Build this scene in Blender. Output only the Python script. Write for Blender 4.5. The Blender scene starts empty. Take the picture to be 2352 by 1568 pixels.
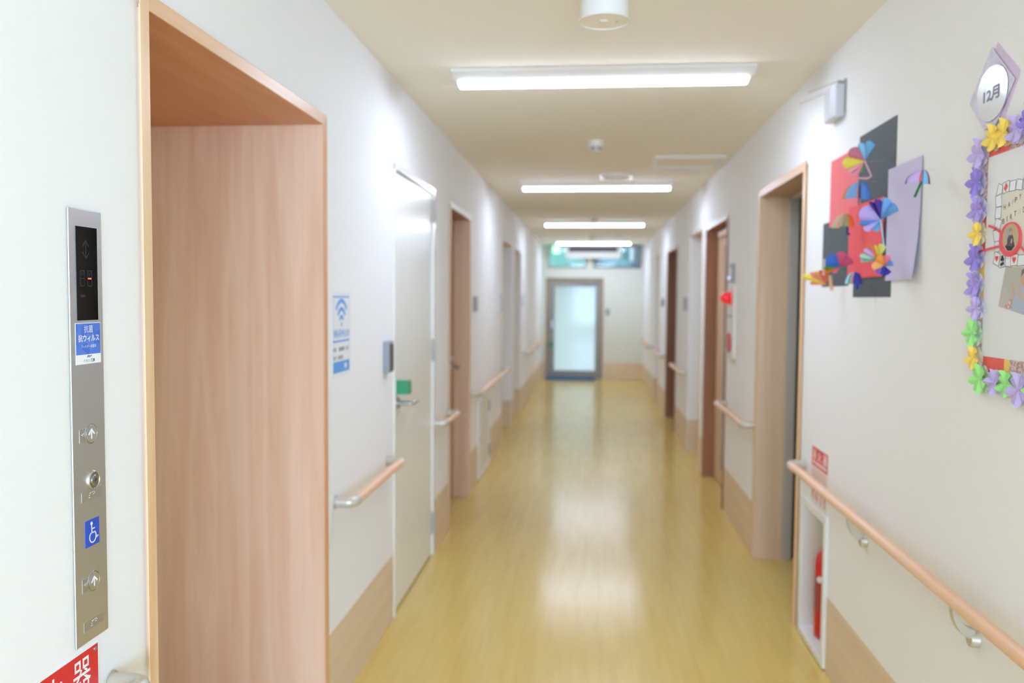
import bpy, math, random
from mathutils import Vector, Matrix
random.seed(7)
R = math.radians
S = bpy.context.scene
COL = S.collection

# ---------------------------------------------------------------- camera, light, exposure
YAW, PITCH, ROLL = -0.0931, -0.0520, 0.0074
CAM_Z = 1.446
cam_d = bpy.data.cameras.new('camera'); cam = bpy.data.objects.new('camera', cam_d); COL.objects.link(cam)
fw = Vector((math.sin(YAW)*math.cos(PITCH), math.cos(YAW)*math.cos(PITCH), math.sin(PITCH)))
rt = Vector((math.cos(YAW), -math.sin(YAW), 0)); up = rt.cross(fw)
rt, up = rt*math.cos(ROLL)+up*math.sin(ROLL), -rt*math.sin(ROLL)+up*math.cos(ROLL)
M = Matrix((( rt.x, up.x, -fw.x, 0), (rt.y, up.y, -fw.y, 0), (rt.z, up.z, -fw.z, CAM_Z), (0, 0, 0, 1)))
cam.matrix_world = M
cam_d.sensor_width = 36; cam_d.lens = 1926/2352*36
cam_d.clip_start = 0.05; cam_d.clip_end = 100
cam_d.dof.use_dof = True; cam_d.dof.focus_distance = 1.5; cam_d.dof.aperture_fstop = 2.8
S.camera = cam

WORLD_STRENGTH = 10.9
w = bpy.data.worlds.new('sky'); S.world = w; w.use_nodes = True
wn = w.node_tree.nodes; wl = w.node_tree.links
bg = wn['Background']; bg.inputs['Color'].default_value = (0.58, 0.825, 1.28, 1); bg.inputs['Strength'].default_value = WORLD_STRENGTH

LIGHT_STRENGTH = 27.5          # radiance of the LED bars
LIGHT_COLOR = (0.87, 1.0, 1.29, 1)
S.view_settings.view_transform = 'Standard'; S.view_settings.look = 'None'
S.view_settings.gamma = 1; S.view_settings.use_curve_mapping = False
S.view_settings.exposure = 0.49
try:
    S.cycles.max_bounces = 12; S.cycles.diffuse_bounces = 7; S.cycles.glossy_bounces = 5
    S.cycles.caustics_reflective = False; S.cycles.caustics_refractive = False
    S.cycles.sample_clamp_indirect = 6; S.cycles.use_denoising = True
except Exception: pass

# unseen lobby added behind the camera for daylight: its wide window lets sky in
def portal(loc, rot, sx, sy):
    pl = bpy.data.lights.new('window_portal', 'AREA'); pl.shape = 'RECTANGLE'; pl.size = sx; pl.size_y = sy; pl.cycles.is_portal = True
    po = bpy.data.objects.new('window_portal', pl); COL.objects.link(po); po.location = loc; po.rotation_euler = rot
portal((1.25, -4.16, 1.35), (R(90), 0, 0), 4.0, 1.9)       # faces +y

# ---------------------------------------------------------------- constants of the place
XL, XR, YE, YB, H = -0.87, 0.93, 15.1, -4.1, 2.4
YL0, XLB = -0.3, 3.5            # where the right wall starts, and the lobby's far side

# ---------------------------------------------------------------- mesh helpers
class Frame:
    """u to the right as seen from the corridor, v up, w off the surface."""
    def __init__(s, o, u, v, n): s.o, s.u, s.v, s.n = map(Vector, (o, u, v, n))
    def __call__(s, u, v, w=0.0): return s.o + s.u*u + s.v*v + s.n*w
FL = Frame((XL, 0, 0), (0, 1, 0), (0, 0, 1), (1, 0, 0))       # left wall: u = y
FR = Frame((XR, 0, 0), (0, -1, 0), (0, 0, 1), (-1, 0, 0))     # right wall: u = -y
FE = Frame((0, YE, 0), (1, 0, 0), (0, 0, 1), (0, -1, 0))      # end wall: u = x
FC = Frame((0, 0, H), (1, 0, 0), (0, -1, 0), (0, 0, -1))      # ceiling: u = x, v = -y, w down
FW = Frame((0, 0, 0), (1, 0, 0), (0, 1, 0), (0, 0, 1))        # world

ROOTLOC = {}
def world_loc(o):
    while o is not None:
        if o.name in ROOTLOC: return ROOTLOC[o.name]
        o = o.parent
    return Vector((0, 0, 0))

class MB:
    def __init__(s, fr=FW): s.v, s.f, s.fr = [], [], fr
    def add(s, vs, fs):
        n = len(s.v); s.v += [Vector(p) for p in vs]; s.f += [tuple(i+n for i in f) for f in fs]
    def box(s, u0, u1, v0, v1, w0, w1, fr=None):
        fr = fr or s.fr
        P = [fr(u, v, w) for w in (w0, w1) for v in (v0, v1) for u in (u0, u1)]
        s.add(P, [(0, 2, 3, 1), (4, 5, 7, 6), (0, 1, 5, 4), (2, 6, 7, 3), (0, 4, 6, 2), (1, 3, 7, 5)])
        return s
    def prism(s, pts, w0, w1, fr=None):
        fr = fr or s.fr; n = len(pts)
        s.add([fr(u, v, w0) for u, v in pts] + [fr(u, v, w1) for u, v in pts],
              [tuple(range(n))[::-1], tuple(range(n, 2*n))] + [(i, (i+1) % n, n+(i+1) % n, n+i) for i in range(n)])
        return s
    def quad(s, P): s.add(P, [tuple(range(len(P)))]); return s
    def ring(s, cu, cv, r0, r1, w0, w1, a0=0, a1=360, n=40, ru=1.0, fr=None):
        """flat annulus sector (r0 inner, r1 outer) with thickness"""
        fr = fr or s.fr; full = abs(a1-a0) >= 359.9; m = n if full else n+1
        P = []
        for k in range(m):
            a = R(a0+(a1-a0)*k/n); c, q = math.cos(a)*ru, math.sin(a)
            for rr, ww in ((r0, w0), (r1, w0), (r1, w1), (r0, w1)): P.append(fr(cu+rr*c, cv+rr*q, ww))
        F = []
        for k in range(n if full else n):
            a, b = 4*k, 4*((k+1) % m)
            for i in range(4): F.append((a+i, b+i, b+(i+1) % 4, a+(i+1) % 4))
        if not full: F += [(0, 1, 2, 3), (4*n+3, 4*n+2, 4*n+1, 4*n)]
        s.add(P, F); return s
    def disc(s, cu, cv, r, w0, w1, n=32, ru=1.0, fr=None):
        return s.prism([(cu+r*ru*math.cos(2*math.pi*k/n), cv+r*math.sin(2*math.pi*k/n)) for k in range(n)], w0, w1, fr)
    def lathe(s, base, axis, prof, n=32):
        """prof: (radius, height along axis)"""
        base, ax = Vector(base), Vector(axis).normalized()
        e1 = ax.orthogonal().normalized(); e2 = ax.cross(e1)
        P, F = [], []
        for r, h in prof:
            for k in range(n):
                a = 2*math.pi*k/n; P.append(base+ax*h+(e1*math.cos(a)+e2*math.sin(a))*max(r, 1e-5))
        for i in range(len(prof)-1):
            for k in range(n): F.append((i*n+k, i*n+(k+1) % n, (i+1)*n+(k+1) % n, (i+1)*n+k))
        F += [tuple(range(n))[::-1], tuple((len(prof)-1)*n+k for k in range(n))]
        s.add(P, F); return s
    def tube(s, pts, r, n=16, rs=None):
        pts = [Vector(p) for p in pts]; P, F = [], []
        prev = None
        for i, p in enumerate(pts):
            d = ((pts[min(i+1, len(pts)-1)]-p).normalized() + (p-pts[max(i-1, 0)]).normalized())
            d = d.normalized() if d.length > 1e-6 else Vector((0, 0, 1))
            if prev is None: e1 = d.orthogonal().normalized()
            else: e1 = (prev-d*prev.dot(d)).normalized()
            prev = e1; e2 = d.cross(e1); rr = rs[i] if rs else r
            for k in range(n):
                a = 2*math.pi*k/n; P.append(p+(e1*math.cos(a)+e2*math.sin(a))*rr)
        for i in range(len(pts)-1):
            for k in range(n): F.append((i*n+k, i*n+(k+1) % n, (i+1)*n+(k+1) % n, (i+1)*n+k))
        F += [tuple(range(n))[::-1], tuple((len(pts)-1)*n+k for k in range(n))]
        s.add(P, F); return s
    def stroke(s, pts, wd, w0, w1, fr=None):
        """flat line drawn on a surface"""
        fr = fr or s.fr
        for (a, b), (c, d) in zip(pts[:-1], pts[1:]):
            L = math.hypot(c-a, d-b) or 1e-9; nx, ny = -(d-b)/L*wd/2, (c-a)/L*wd/2
            ex, ey = (c-a)/L*wd*.35, (d-b)/L*wd*.35
            s.prism([(a-ex+nx, b-ey+ny), (a-ex-nx, b-ey-ny), (c+ex-nx, d+ey-ny), (c+ex+nx, d+ey+ny)], w0, w1, fr)
        return s
    def build(s, name, mat, parent=None, bevel=0, smooth=None, label=None):
        me = bpy.data.meshes.new(name); off = world_loc(parent) if parent else Vector((0, 0, 0))
        me.from_pydata([p-off for p in s.v], [], s.f); me.materials.append(mat)
        o = bpy.data.objects.new(name, me); COL.objects.link(o)
        if parent: o.parent = parent
        import bmesh
        bm = bmesh.new(); bm.from_mesh(me); bmesh.ops.recalc_face_normals(bm, faces=bm.faces); bm.to_mesh(me); bm.free()
        if smooth:
            for p in me.polygons: p.use_smooth = True
            me.set_sharp_from_angle(angle=R(smooth))
        if bevel:
            b = o.modifiers.new('bevel', 'BEVEL'); b.width = bevel; b.segments = 2; b.limit_method = 'ANGLE'; b.angle_limit = R(40)
        if label: o['label'] = label
        return o

def tag(o, label, cat, group=None):
    o['label'] = label; o['category'] = cat
    if group: o['group'] = group
    return o
def thing(name, loc, label, cat, group=None):
    o = bpy.data.objects.new(name, None); COL.objects.link(o); o.location = loc; o.empty_display_size = .05
    ROOTLOC[o.name] = Vector(loc); return tag(o, label, cat, group)
def structure(o): o['kind'] = 'structure'; return o
def struct_root(name, loc):
    o = bpy.data.objects.new(name, None); COL.objects.link(o); o.location = loc; o['kind'] = 'structure'
    ROOTLOC[o.name] = Vector(loc); return o
def recenter(o):
    """put a one-mesh thing's origin at the middle of its mesh"""
    me = o.data; c = sum((v.co for v in me.vertices), Vector())/len(me.vertices)
    me.transform(Matrix.Translation(-c)); o.location = o.location+c; return o
def copy_tree(o, parent=None):
    c = o.copy(); COL.objects.link(c); c.parent = parent
    for ch in list(o.children): copy_tree(ch, c)
    return c

def text(name, body, fr, u, v, width, height, w, mat, parent, skew=0, thick=0.0002, bold=0.0):
    """lettering as flat geometry; (u, v) is its middle, width x height its size"""
    c = bpy.data.curves.new(name, 'FONT'); c.body = body; c.size = 1; c.offset = bold; c.resolution_u = 3
    t = bpy.data.objects.new(name, c); COL.objects.link(t)
    bpy.context.view_layer.update()
    me = bpy.data.meshes.new_from_object(t.evaluated_get(bpy.context.evaluated_depsgraph_get()))
    bpy.data.objects.remove(t); bpy.data.curves.remove(c)
    xs = [p.co.x for p in me.vertices]; ys = [p.co.y for p in me.vertices]
    x0, x1, y0, y1 = min(xs), max(xs), min(ys), max(ys); off = world_loc(parent) if parent else Vector((0, 0, 0))
    for p in me.vertices:
        a = (p.co.x-(x0+x1)/2)/(x1-x0)*width; b = (p.co.y-(y0+y1)/2)/(y1-y0)*height
        p.co = fr(u+a+b*skew, v+b, w) - off
    me.materials.clear(); me.materials.append(mat)
    o = bpy.data.objects.new(name, me); COL.objects.link(o); o.parent = parent
    return o

# ---------------------------------------------------------------- materials
def lin(c):
    return tuple(((x/255)/12.92 if x/255 <= .04045 else ((x/255+.055)/1.055)**2.4) for x in c)+(1,)
def mat(name, rgb, rough=.5, metal=0, spec=.5, emit=0, emit_rgb=None, coat=0, trans=0, alpha=1):
    m = bpy.data.materials.new(name); m.use_nodes = True; b = m.node_tree.nodes['Principled BSDF']
    b.inputs['Base Color'].default_value = lin(rgb); b.inputs['Roughness'].default_value = rough
    b.inputs['Metallic'].default_value = metal; b.inputs['Specular IOR Level'].default_value = spec
    b.inputs['Coat Weight'].default_value = coat; b.inputs['Transmission Weight'].default_value = trans
    if emit: b.inputs['Emission Color'].default_value = lin(emit_rgb or rgb); b.inputs['Emission Strength'].default_value = emit
    return m
def nodes(m): return m.node_tree.nodes, m.node_tree.links, m.node_tree.nodes['Principled BSDF']
def coords(m, scale=(1, 1, 1), src='Object'):
    N, L, _ = nodes(m); tc = N.new('ShaderNodeTexCoord'); mp = N.new('ShaderNodeMapping')
    mp.inputs['Scale'].default_value = scale; L.new(tc.outputs[src], mp.inputs['Vector']); return mp.outputs['Vector']
def noise(m, vec, scale, detail=3, rough=.5):
    N, L, _ = nodes(m); n = N.new('ShaderNodeTexNoise'); n.inputs['Scale'].default_value = scale
    n.inputs['Detail'].default_value = detail; n.inputs['Roughness'].default_value = rough
    L.new(vec, n.inputs['Vector']); return n.outputs['Fac']
def ramp(m, fac, stops):
    N, L, _ = nodes(m); r = N.new('ShaderNodeValToRGB'); e = r.color_ramp.elements
    while len(e) < len(stops): e.new(.5)
    for x, (p, c) in zip(e, stops): x.position = p; x.color = lin(c)
    L.new(fac, r.inputs['Fac']); return r.outputs['Color']
def bump(m, h, strength, dist):
    N, L, b = nodes(m); n = N.new('ShaderNodeBump'); n.inputs['Strength'].default_value = strength
    n.inputs['Distance'].default_value = dist; L.new(h, n.inputs['Height']); L.new(n.outputs['Normal'], b.inputs['Normal']); return n

# textured wallpaper
M_wall = mat('wallpaper', (241, 241, 240), .75, spec=.25)
v = coords(M_wall)
N, L, b = nodes(M_wall)
vo = N.new('ShaderNodeTexVoronoi'); vo.inputs['Scale'].default_value = 650; L.new(v, vo.inputs['Vector'])
mx = N.new('ShaderNodeMath'); mx.operation = 'ADD'; L.new(vo.outputs['Distance'], mx.inputs[0]); L.new(noise(M_wall, v, 380, 4, .6), mx.inputs[1])
bump(M_wall, mx.outputs[0], .38, .0006)
M_wall_end = mat('end_wallpaper', (225, 226, 215), .8, spec=.2)
M_ceil = mat('ceiling_paper', (247, 243, 231), .85, spec=.15)
bump(M_ceil, noise(M_ceil, coords(M_ceil), 300, 3), .2, .0006)
M_base = mat('vinyl_wall_base', (222, 201, 170), .55)
N, L, b = nodes(M_base)
L.new(ramp(M_base, noise(M_base, coords(M_base, (1, .15, 4)), 6, 4), [(.3, (219, 197, 165)), (.7, (227, 206, 176))]), b.inputs['Base Color'])
# waxed yellow sheet floor
M_floor = mat('yellow_floor', (214, 186, 104), .16, spec=.55)
N, L, b = nodes(M_floor)
v = coords(M_floor, (9, .55, 1))
L.new(ramp(M_floor, noise(M_floor, v, 3.2, 6, .62), [(.28, (212, 182, 100)), (.5, (218, 189, 108)), (.75, (223, 196, 118))]), b.inputs['Base Color'])
rr = N.new('ShaderNodeMapRange'); rr.inputs['To Min'].default_value = .13; rr.inputs['To Max'].default_value = .24
L.new(noise(M_floor, coords(M_floor, (1, 1, 1)), 2.5, 3), rr.inputs['Value']); L.new(rr.outputs['Result'], b.inputs['Roughness'])
bump(M_floor, noise(M_floor, coords(M_floor, (2.0, 5.0, 1)), 1.6, 1), .05, .01)

def wood(name, cd, cm, cl, along='z', scale=1.0, rough=.42):
    m = mat(name, cm, rough, spec=.4); N, L, b = nodes(m)
    sc = {'z': (1, 1, .06), 'y': (1, .06, 1), 'x': (.06, 1, 1)}[along]
    v = coords(m, tuple(q*scale for q in sc))
    big = noise(m, v, 7, 3, .5)
    wv = N.new('ShaderNodeMath'); wv.operation = 'MULTIPLY'; wv.inputs[1].default_value = 9
    L.new(big, wv.inputs[0]); fr_ = N.new('ShaderNodeMath'); fr_.operation = 'PINGPONG'; fr_.inputs[1].default_value = 1
    L.new(wv.outputs[0], fr_.inputs[0])
    fine = noise(m, v, 90, 4, .65)
    ad = N.new('ShaderNodeMath'); ad.operation = 'MULTIPLY_ADD'; ad.inputs[1].default_value = .55
    L.new(fr_.outputs[0], ad.inputs[0])
    f2 = N.new('ShaderNodeMath'); f2.operation = 'MULTIPLY'; f2.inputs[1].default_value = .5; L.new(fine, f2.inputs[0]); L.new(f2.outputs[0], ad.inputs[2])
    L.new(ramp(m, ad.outputs[0], [(.15, cd), (.5, cm), (.85, cl)]), b.inputs['Base Color'])
    return m
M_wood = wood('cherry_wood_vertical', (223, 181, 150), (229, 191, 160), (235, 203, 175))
M_wood_y_shade = wood('cherry_wood_lengthwise_shaded', (203, 140, 100), (209, 147, 107), (216, 158, 120), 'y')  # soffit copy: shade and warm bounce put into its darker colour
M_edge = wood('pine_edge_vertical', (222, 180, 134), (230, 192, 148), (238, 205, 168), rough=.38)
M_edge_y = wood('pine_edge_lengthwise', (220, 178, 136), (227, 188, 148), (234, 200, 166), 'y', rough=.38)
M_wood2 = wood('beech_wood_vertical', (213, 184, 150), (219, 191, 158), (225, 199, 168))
M_wood2y_shade = wood('beech_wood_lengthwise_shaded', (186, 150, 118), (193, 158, 126), (200, 168, 138), 'y')  # darker copy for the lift head, underside shade put into the colour
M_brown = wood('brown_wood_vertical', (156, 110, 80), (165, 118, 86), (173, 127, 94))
M_tan = wood('tan_wood_vertical', (210, 174, 140), (216, 182, 149), (222, 190, 158))
M_tandark = wood('dull_tan_wood', (168, 142, 108), (176, 150, 116), (184, 158, 124))
M_rail = wood('handrail_wood', (232, 184, 148), (238, 194, 159), (243, 206, 174), 'y', .8, .32)
M_white = mat('white_enamel', (236, 236, 232), .35)
M_gloss = mat('gloss_white_plastic', (244, 245, 246), .12, spec=.8, coat=.6)
M_white_door = mat('ivory_painted_steel', (234, 234, 226), .22, spec=.6)
M_plastic = mat('ivory_plastic', (228, 226, 216), .45)
M_steel = mat('brushed_steel', (216, 222, 226), .38, metal=1.0)
M_satin = mat('satin_steel', (196, 192, 186), .5, metal=.2)
N, L, b = nodes(M_steel)
bump(M_steel, noise(M_steel, coords(M_steel, (1, 1, .01)), 900, 2), .15, .0003)
M_steel_edge = mat('polished_steel', (200, 202, 205), .2, metal=1)
M_zinc = mat('champagne_cast_metal', (204, 200, 186), .38, metal=.4)
M_grey = mat('grey_plastic', (150, 156, 165), .4)
M_greydk = mat('dark_grey_plastic', (88, 84, 78), .45)
M_sign_grey = mat('grey_nameplate', (158, 160, 160), .4)
M_sign_blue = mat('pale_blue_paper', (200, 216, 234), .6)
M_black = mat('black_glass', (10, 10, 11), .08)
M_seg = mat('unlit_segment', (30, 31, 33), .4)
M_red_led = mat('lit_red_segment', (255, 60, 30), .4, emit=6)
M_darksteel = mat('dark_elevator_steel', (105, 102, 100), .35, metal=.8)
M_gap = mat('black_rubber', (22, 22, 22), .6)
M_blue = mat('sign_blue', (40, 84, 200), .35)
M_white_ink = mat('white_ink', (244, 244, 244), .5)
M_red = mat('sign_red', (222, 38, 44), .3)
M_redink = mat('red_ink', (205, 60, 55), .5)
M_pink = mat('pink_ink', (226, 170, 168), .5)
M_wifi = mat('wifi_blue_ink', (96, 165, 232), .45)
M_wifi_l = mat('pale_blue_ink', (170, 205, 238), .45)
M_inkgrey = mat('grey_ink', (120, 118, 116), .5)
M_inkdk = mat('dark_ink', (62, 66, 68), .45)
M_paper = mat('white_paper', (232, 234, 236), .6)
M_led = mat('led_bar', (255, 255, 255), .5, emit=LIGHT_STRENGTH); nodes(M_led)[2].inputs['Emission Color'].default_value = LIGHT_COLOR
M_green = mat('green_clear_plastic', (70, 200, 140), .15, trans=.45)
M_exit = mat('exit_sign_green', (30, 190, 100), .4, emit=.5)
M_exit_w = mat('exit_sign_white', (225, 255, 235), .4, emit=.85)
M_slit = mat('milky_glass', (190, 196, 194), .15)
M_hinge = mat('worn_hinge_steel', (176, 172, 164), .5, metal=.2)
M_edge2 = wood('orange_wood_edge', (214, 156, 108), (220, 164, 118), (226, 174, 130))
M_alu = mat('grey_aluminium', (158, 154, 146), .5, metal=.2)
M_mat = mat('blue_mat', (52, 108, 160), 1.0, spec=.03)
M_ext_red = mat('extinguisher_red', (205, 22, 30), .25, coat=.4)
M_lamp_red = mat('red_lamp_plastic', (235, 30, 45), .25, coat=.3, emit=.25)
M_ac = mat('air_conditioner_shell', (222, 219, 208), .5)
M_grille = mat('dark_grille', (70, 72, 74), .6)
M_clear = bpy.data.materials.new('clear_glass'); M_clear.use_nodes = True
N, L = M_clear.node_tree.nodes, M_clear.node_tree.links; N.remove(N['Principled BSDF'])
tp = N.new('ShaderNodeBsdfTransparent'); tp.inputs['Color'].default_value = (.86, .92, .90, 1)
gl = N.new('ShaderNodeBsdfGlossy'); gl.inputs['Roughness'].default_value = .03
fz = N.new('ShaderNodeFresnel'); fz.inputs['IOR'].default_value = 1.5; mxs = N.new('ShaderNodeMixShader')
L.new(fz.outputs[0], mxs.inputs[0]); L.new(tp.outputs[0], mxs.inputs[1]); L.new(gl.outputs[0], mxs.inputs[2]); L.new(mxs.outputs[0], N['Material Output'].inputs['Surface'])
M_ground = mat('outdoor_paving', (150, 148, 142), .9)
M_netting = mat('green_outdoor_board', (45, 74, 54), .6)
M_netting2 = mat('dark_green_outdoor_board', (18, 50, 34), .6)
M_bluewall = mat('pale_blue_outdoor_wall', (52, 68, 64), .7)
M_outpost = mat('outdoor_white_post', (90, 86, 80), .7); M_outdark = mat('outdoor_dark_post', (34, 32, 28), .8)
M_frost = bpy.data.materials.new('frosted_glass'); M_frost.use_nodes = True
N, L = M_frost.node_tree.nodes, M_frost.node_tree.links; N.remove(N['Principled BSDF'])
tr = N.new('ShaderNodeBsdfTranslucent'); tr.inputs['Color'].default_value = (.53, .52, .43, 1)
gl = N.new('ShaderNodeBsdfGlossy'); gl.inputs['Roughness'].default_value = .08; gl.inputs['Color'].default_value = (1, 1, 1, 1)
fz = N.new('ShaderNodeFresnel'); fz.inputs['IOR'].default_value = 1.45; mxs = N.new('ShaderNodeMixShader')
L.new(fz.outputs[0], mxs.inputs[0]); L.new(tr.outputs[0], mxs.inputs[1]); L.new(gl.outputs[0], mxs.inputs[2]); L.new(mxs.outputs[0], N['Material Output'].inputs['Surface'])

# ---------------------------------------------------------------- the shell
def wall_slab(mb, fr, u0, u1, h, holes, t=.12):
    """front at w=0, back at w=-t, holes = (u0, u1, v0, v1) cut clean through"""
    us = sorted({u0, u1, *[q for o in holes for q in o[:2]]}); vs = sorted({0, h, *[q for o in holes for q in o[2:]]})
    solid = lambda i, j: 0 <= i < len(us)-1 and 0 <= j < len(vs)-1 and not any(
        o[0]-1e-6 <= us[i] and us[i+1] <= o[1]+1e-6 and o[2]-1e-6 <= vs[j] and vs[j+1] <= o[3]+1e-6 for o in holes)
    for i in range(len(us)-1):
        for j in range(len(vs)-1):
            if not solid(i, j): continue
            a, b_, c, d = us[i], us[i+1], vs[j], vs[j+1]
            mb.quad([fr(a, c), fr(b_, c), fr(b_, d), fr(a, d)]); mb.quad([fr(a, c, -t), fr(a, d, -t), fr(b_, d, -t), fr(b_, c, -t)])
            if not solid(i-1, j): mb.quad([fr(a, c), fr(a, d), fr(a, d, -t), fr(a, c, -t)])
            if not solid(i+1, j): mb.quad([fr(b_, c), fr(b_, c, -t), fr(b_, d, -t), fr(b_, d)])
            if not solid(i, j-1): mb.quad([fr(a, c), fr(a, c, -t), fr(b_, c, -t), fr(b_, c)])
            if not solid(i, j+1): mb.quad([fr(a, d), fr(b_, d), fr(b_, d, -t), fr(a, d, -t)])
def alcove(mb, fr, u0, u1, v1, depth, t=.12):
    """a white recess behind a slab hole"""
    mb.box(u0-.1, u0, 0, v1, -depth, -t, fr); mb.box(u1, u1+.1, 0, v1, -depth, -t, fr)
    mb.box(u0-.1, u1+.1, 0, v1, -depth-.1, -depth, fr); mb.box(u0-.1, u1+.1, v1, v1+.1, -depth-.1, -t, fr)

# openings (y from, y to, height)
N1 = (1.560, 2.672, 2.018)      # deep wood-lined opening, left
D1 = (3.665, 4.605, 2.03)       # ivory steel door, left
D2 = (5.115, 5.985, 2.02)       # brown door, left
A3 = (8.27, 9.29, 2.02)         # white passage, left
A4 = (9.60, 10.50, 2.01)        # white passage, left
E1 = (3.775, 4.765, 2.035)      # lift opening, right
D5 = (5.86, 6.92, 2.02)         # brown door with a glazed slit, right
A5 = (7.20, 8.07, 2.04)         # white passage, right
D6 = (9.24, 10.36, 2.02)        # dark brown door, right
A6 = (11.58, 12.30, 2.04)       # far white passage, right
CAB = (3.335, 3.665, .035, .575)  # extinguisher cabinet

mb = MB(FL); lh = [(o[0], o[1], 0, o[2]) for o in (N1, D1, D2, A3, A4)]
wall_slab(mb, FL, YB, YE, H, lh); alcove(mb, FL, *A3, 1.0); alcove(mb, FL, *A4, 1.0)
structure(mb.build('wall_left', M_wall))
mb = MB(FR); rh = [(-o[1], -o[0], 0, o[2]) for o in (E1, D5, A5, D6, A6)]+[(-CAB[1], -CAB[0], CAB[2], CAB[3])]
wall_slab(mb, FR, -YE, -YL0, H, rh)
for o in (A5, A6): alcove(mb, FR, -o[1], -o[0], o[2], 1.0)
structure(mb.build('wall_right', M_wall))
TR1, TR2 = (-.775, -.085, 1.985, 2.395), (.035, .885, 1.985, 2.395)
mb = MB(FE); wall_slab(mb, FE, XL-.12, XR+.12, H+.1, [(-.805, .228, 0, 1.812), TR1, TR2], .14)
structure(mb.build('wall_end', M_wall_end))
FB = Frame((0, YB, 0), (1, 0, 0), (0, 0, 1), (0, 1, 0)); FS = Frame((XLB, 0, 0), (0, 1, 0), (0, 0, 1), (-1, 0, 0))
mb = MB(FB); wall_slab(mb, FB, XL-.12, XLB+.12, H, [(-.75, 3.25, .4, 2.3)]); structure(mb.build("wall_back", M_wall))
mb = MB(FS); wall_slab(mb, FS, YB, YL0, H, []); structure(mb.build('wall_side', M_wall))
structure(MB().box(XR+.12, XLB, YL0, YL0+.12, 0, H).build('wall_front', M_wall))
for nm, fr_, a, b_ in (('window_3', FB, -.75, 3.25),):
    r_ = struct_root(nm, fr_((a+b_)/2, .4, 0)); s = MB(fr_); f = .04
    s.box(a, a+f, .4, 2.3, -.1, -.02); s.box(b_-f, b_, .4, 2.3, -.1, -.02); s.box(a+f, b_-f, .4, .4+f, -.1, -.02); s.box(a+f, b_-f, 2.3-f, 2.3, -.1, -.02); s.box((a+b_)/2-.02, (a+b_)/2+.02, .4+f, 2.3-f, -.09, -.03)
    s.build('window_frame', M_greydk, r_, .002)
structure(MB().box(-2.1, XLB+.12, YB-.12, YE+.14, -.1, 0).build('floor', M_floor))
structure(MB().box(XL-.12, XLB+.12, YB-.12, YE, H, H+.1).build('ceiling', M_ceil))

# vinyl wall base, 0.295 high
def bases(mb, fr, spans, t=.003, hb=.297):
    for a, b_ in spans: mb.box(a, b_, 0, hb, 0.0, t, fr)
mb = MB(FL); bases(mb, FL, [(YB, 1.545), (2.695, 3.64), (4.63, 5.09), (6.01, 6.47), (7.21, 8.25), (9.31, 9.58), (10.52, YE)])
for o, x1 in ((A3, -1.87), (A4, -1.87)):
    mb.box(x1, XL, o[1]-.003, o[1], 0, .297, FW); mb.box(x1, x1+.003, o[0], o[1], 0, .297, FW)
structure(mb.build('baseboard_left', M_base))
mb = MB(FR); bases(mb, FR, [(-3.30, -YL0), (-3.745, -3.695), (-5.835, -4.80), (-7.18, -6.95), (-9.215, -8.09), (-11.56, -10.39), (-YE, -12.32)])
for o in (A5, A6):
    mb.box(XR, 1.93, o[1]-.003, o[1], 0, .297, FW); mb.box(1.927, 1.93, o[0], o[1], 0, .297, FW)
structure(mb.build('baseboard_right', M_base))
mb = MB(FE); bases(mb, FE, [(XL, -.83), (.252, XR)]); structure(mb.build('baseboard_end', M_base))

# ---------------------------------------------------------------- openings with frames
def lining(name, fr, u0, u1, h, depth, wid, proud, m_side, m_top, m_edge, m_edge_y, root=None, m_far=None):
    """wood frame lining an opening; the two-tone front edge is its own part"""
    r = root or struct_root(name, fr((u0+u1)/2, 0, 0))
    s = MB(fr); s.box(u0, u0+wid, 0, h-wid, -depth, proud-.004); s.build('jamb', m_side, r, .001)
    s = MB(fr); s.box(u1-wid, u1, 0, h-wid, -depth, proud-.004); s.build('jamb', m_side, r, .001)
    MB(fr).box(u0, u1, h-wid, h, -depth, proud-.004).build('head_jamb', m_top, r, .001)
    o = .012
    MB(fr).box(u0-o, u0+wid, 0, h, proud-.004, proud).build('edge_band', m_edge, r, .0015)
    MB(fr).box(u1-wid, u1+o, 0, h, proud-.004, proud).build('edge_band', m_far or m_edge, r, .0015)
    MB(fr).box(u0-o, u1+o, h-wid, h+o, proud-.0045, proud-.0002).build('edge_band', m_edge_y, r, .0015)
    return r
# left, nearest: deep wood-lined opening with a shut lift door at its back
t1 = lining('trim_1', FL, N1[0], N1[1], N1[2], .70, .022, .012, M_wood, M_wood_y_shade, M_edge, M_edge_y, m_far=M_edge2)
d = struct_root('door_1', FL((N1[0]+N1[1])/2, 0, -.66))
MB(FL).box(N1[0]+.023, 2.118, 0, N1[2]-.023, -.70, -.665).build('door_panel', M_white_door, d, .002)  # out of view; pale colour chosen to bounce light onto the jambs
MB(FL).box(2.122, N1[1]-.023, 0, N1[2]-.023, -.70, -.665).build('door_panel', M_white_door, d, .002)
MB(FL).box(2.117, 2.123, 0, N1[2]-.023, -.70, -.675).build('door_gap', M_gap, d)
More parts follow.
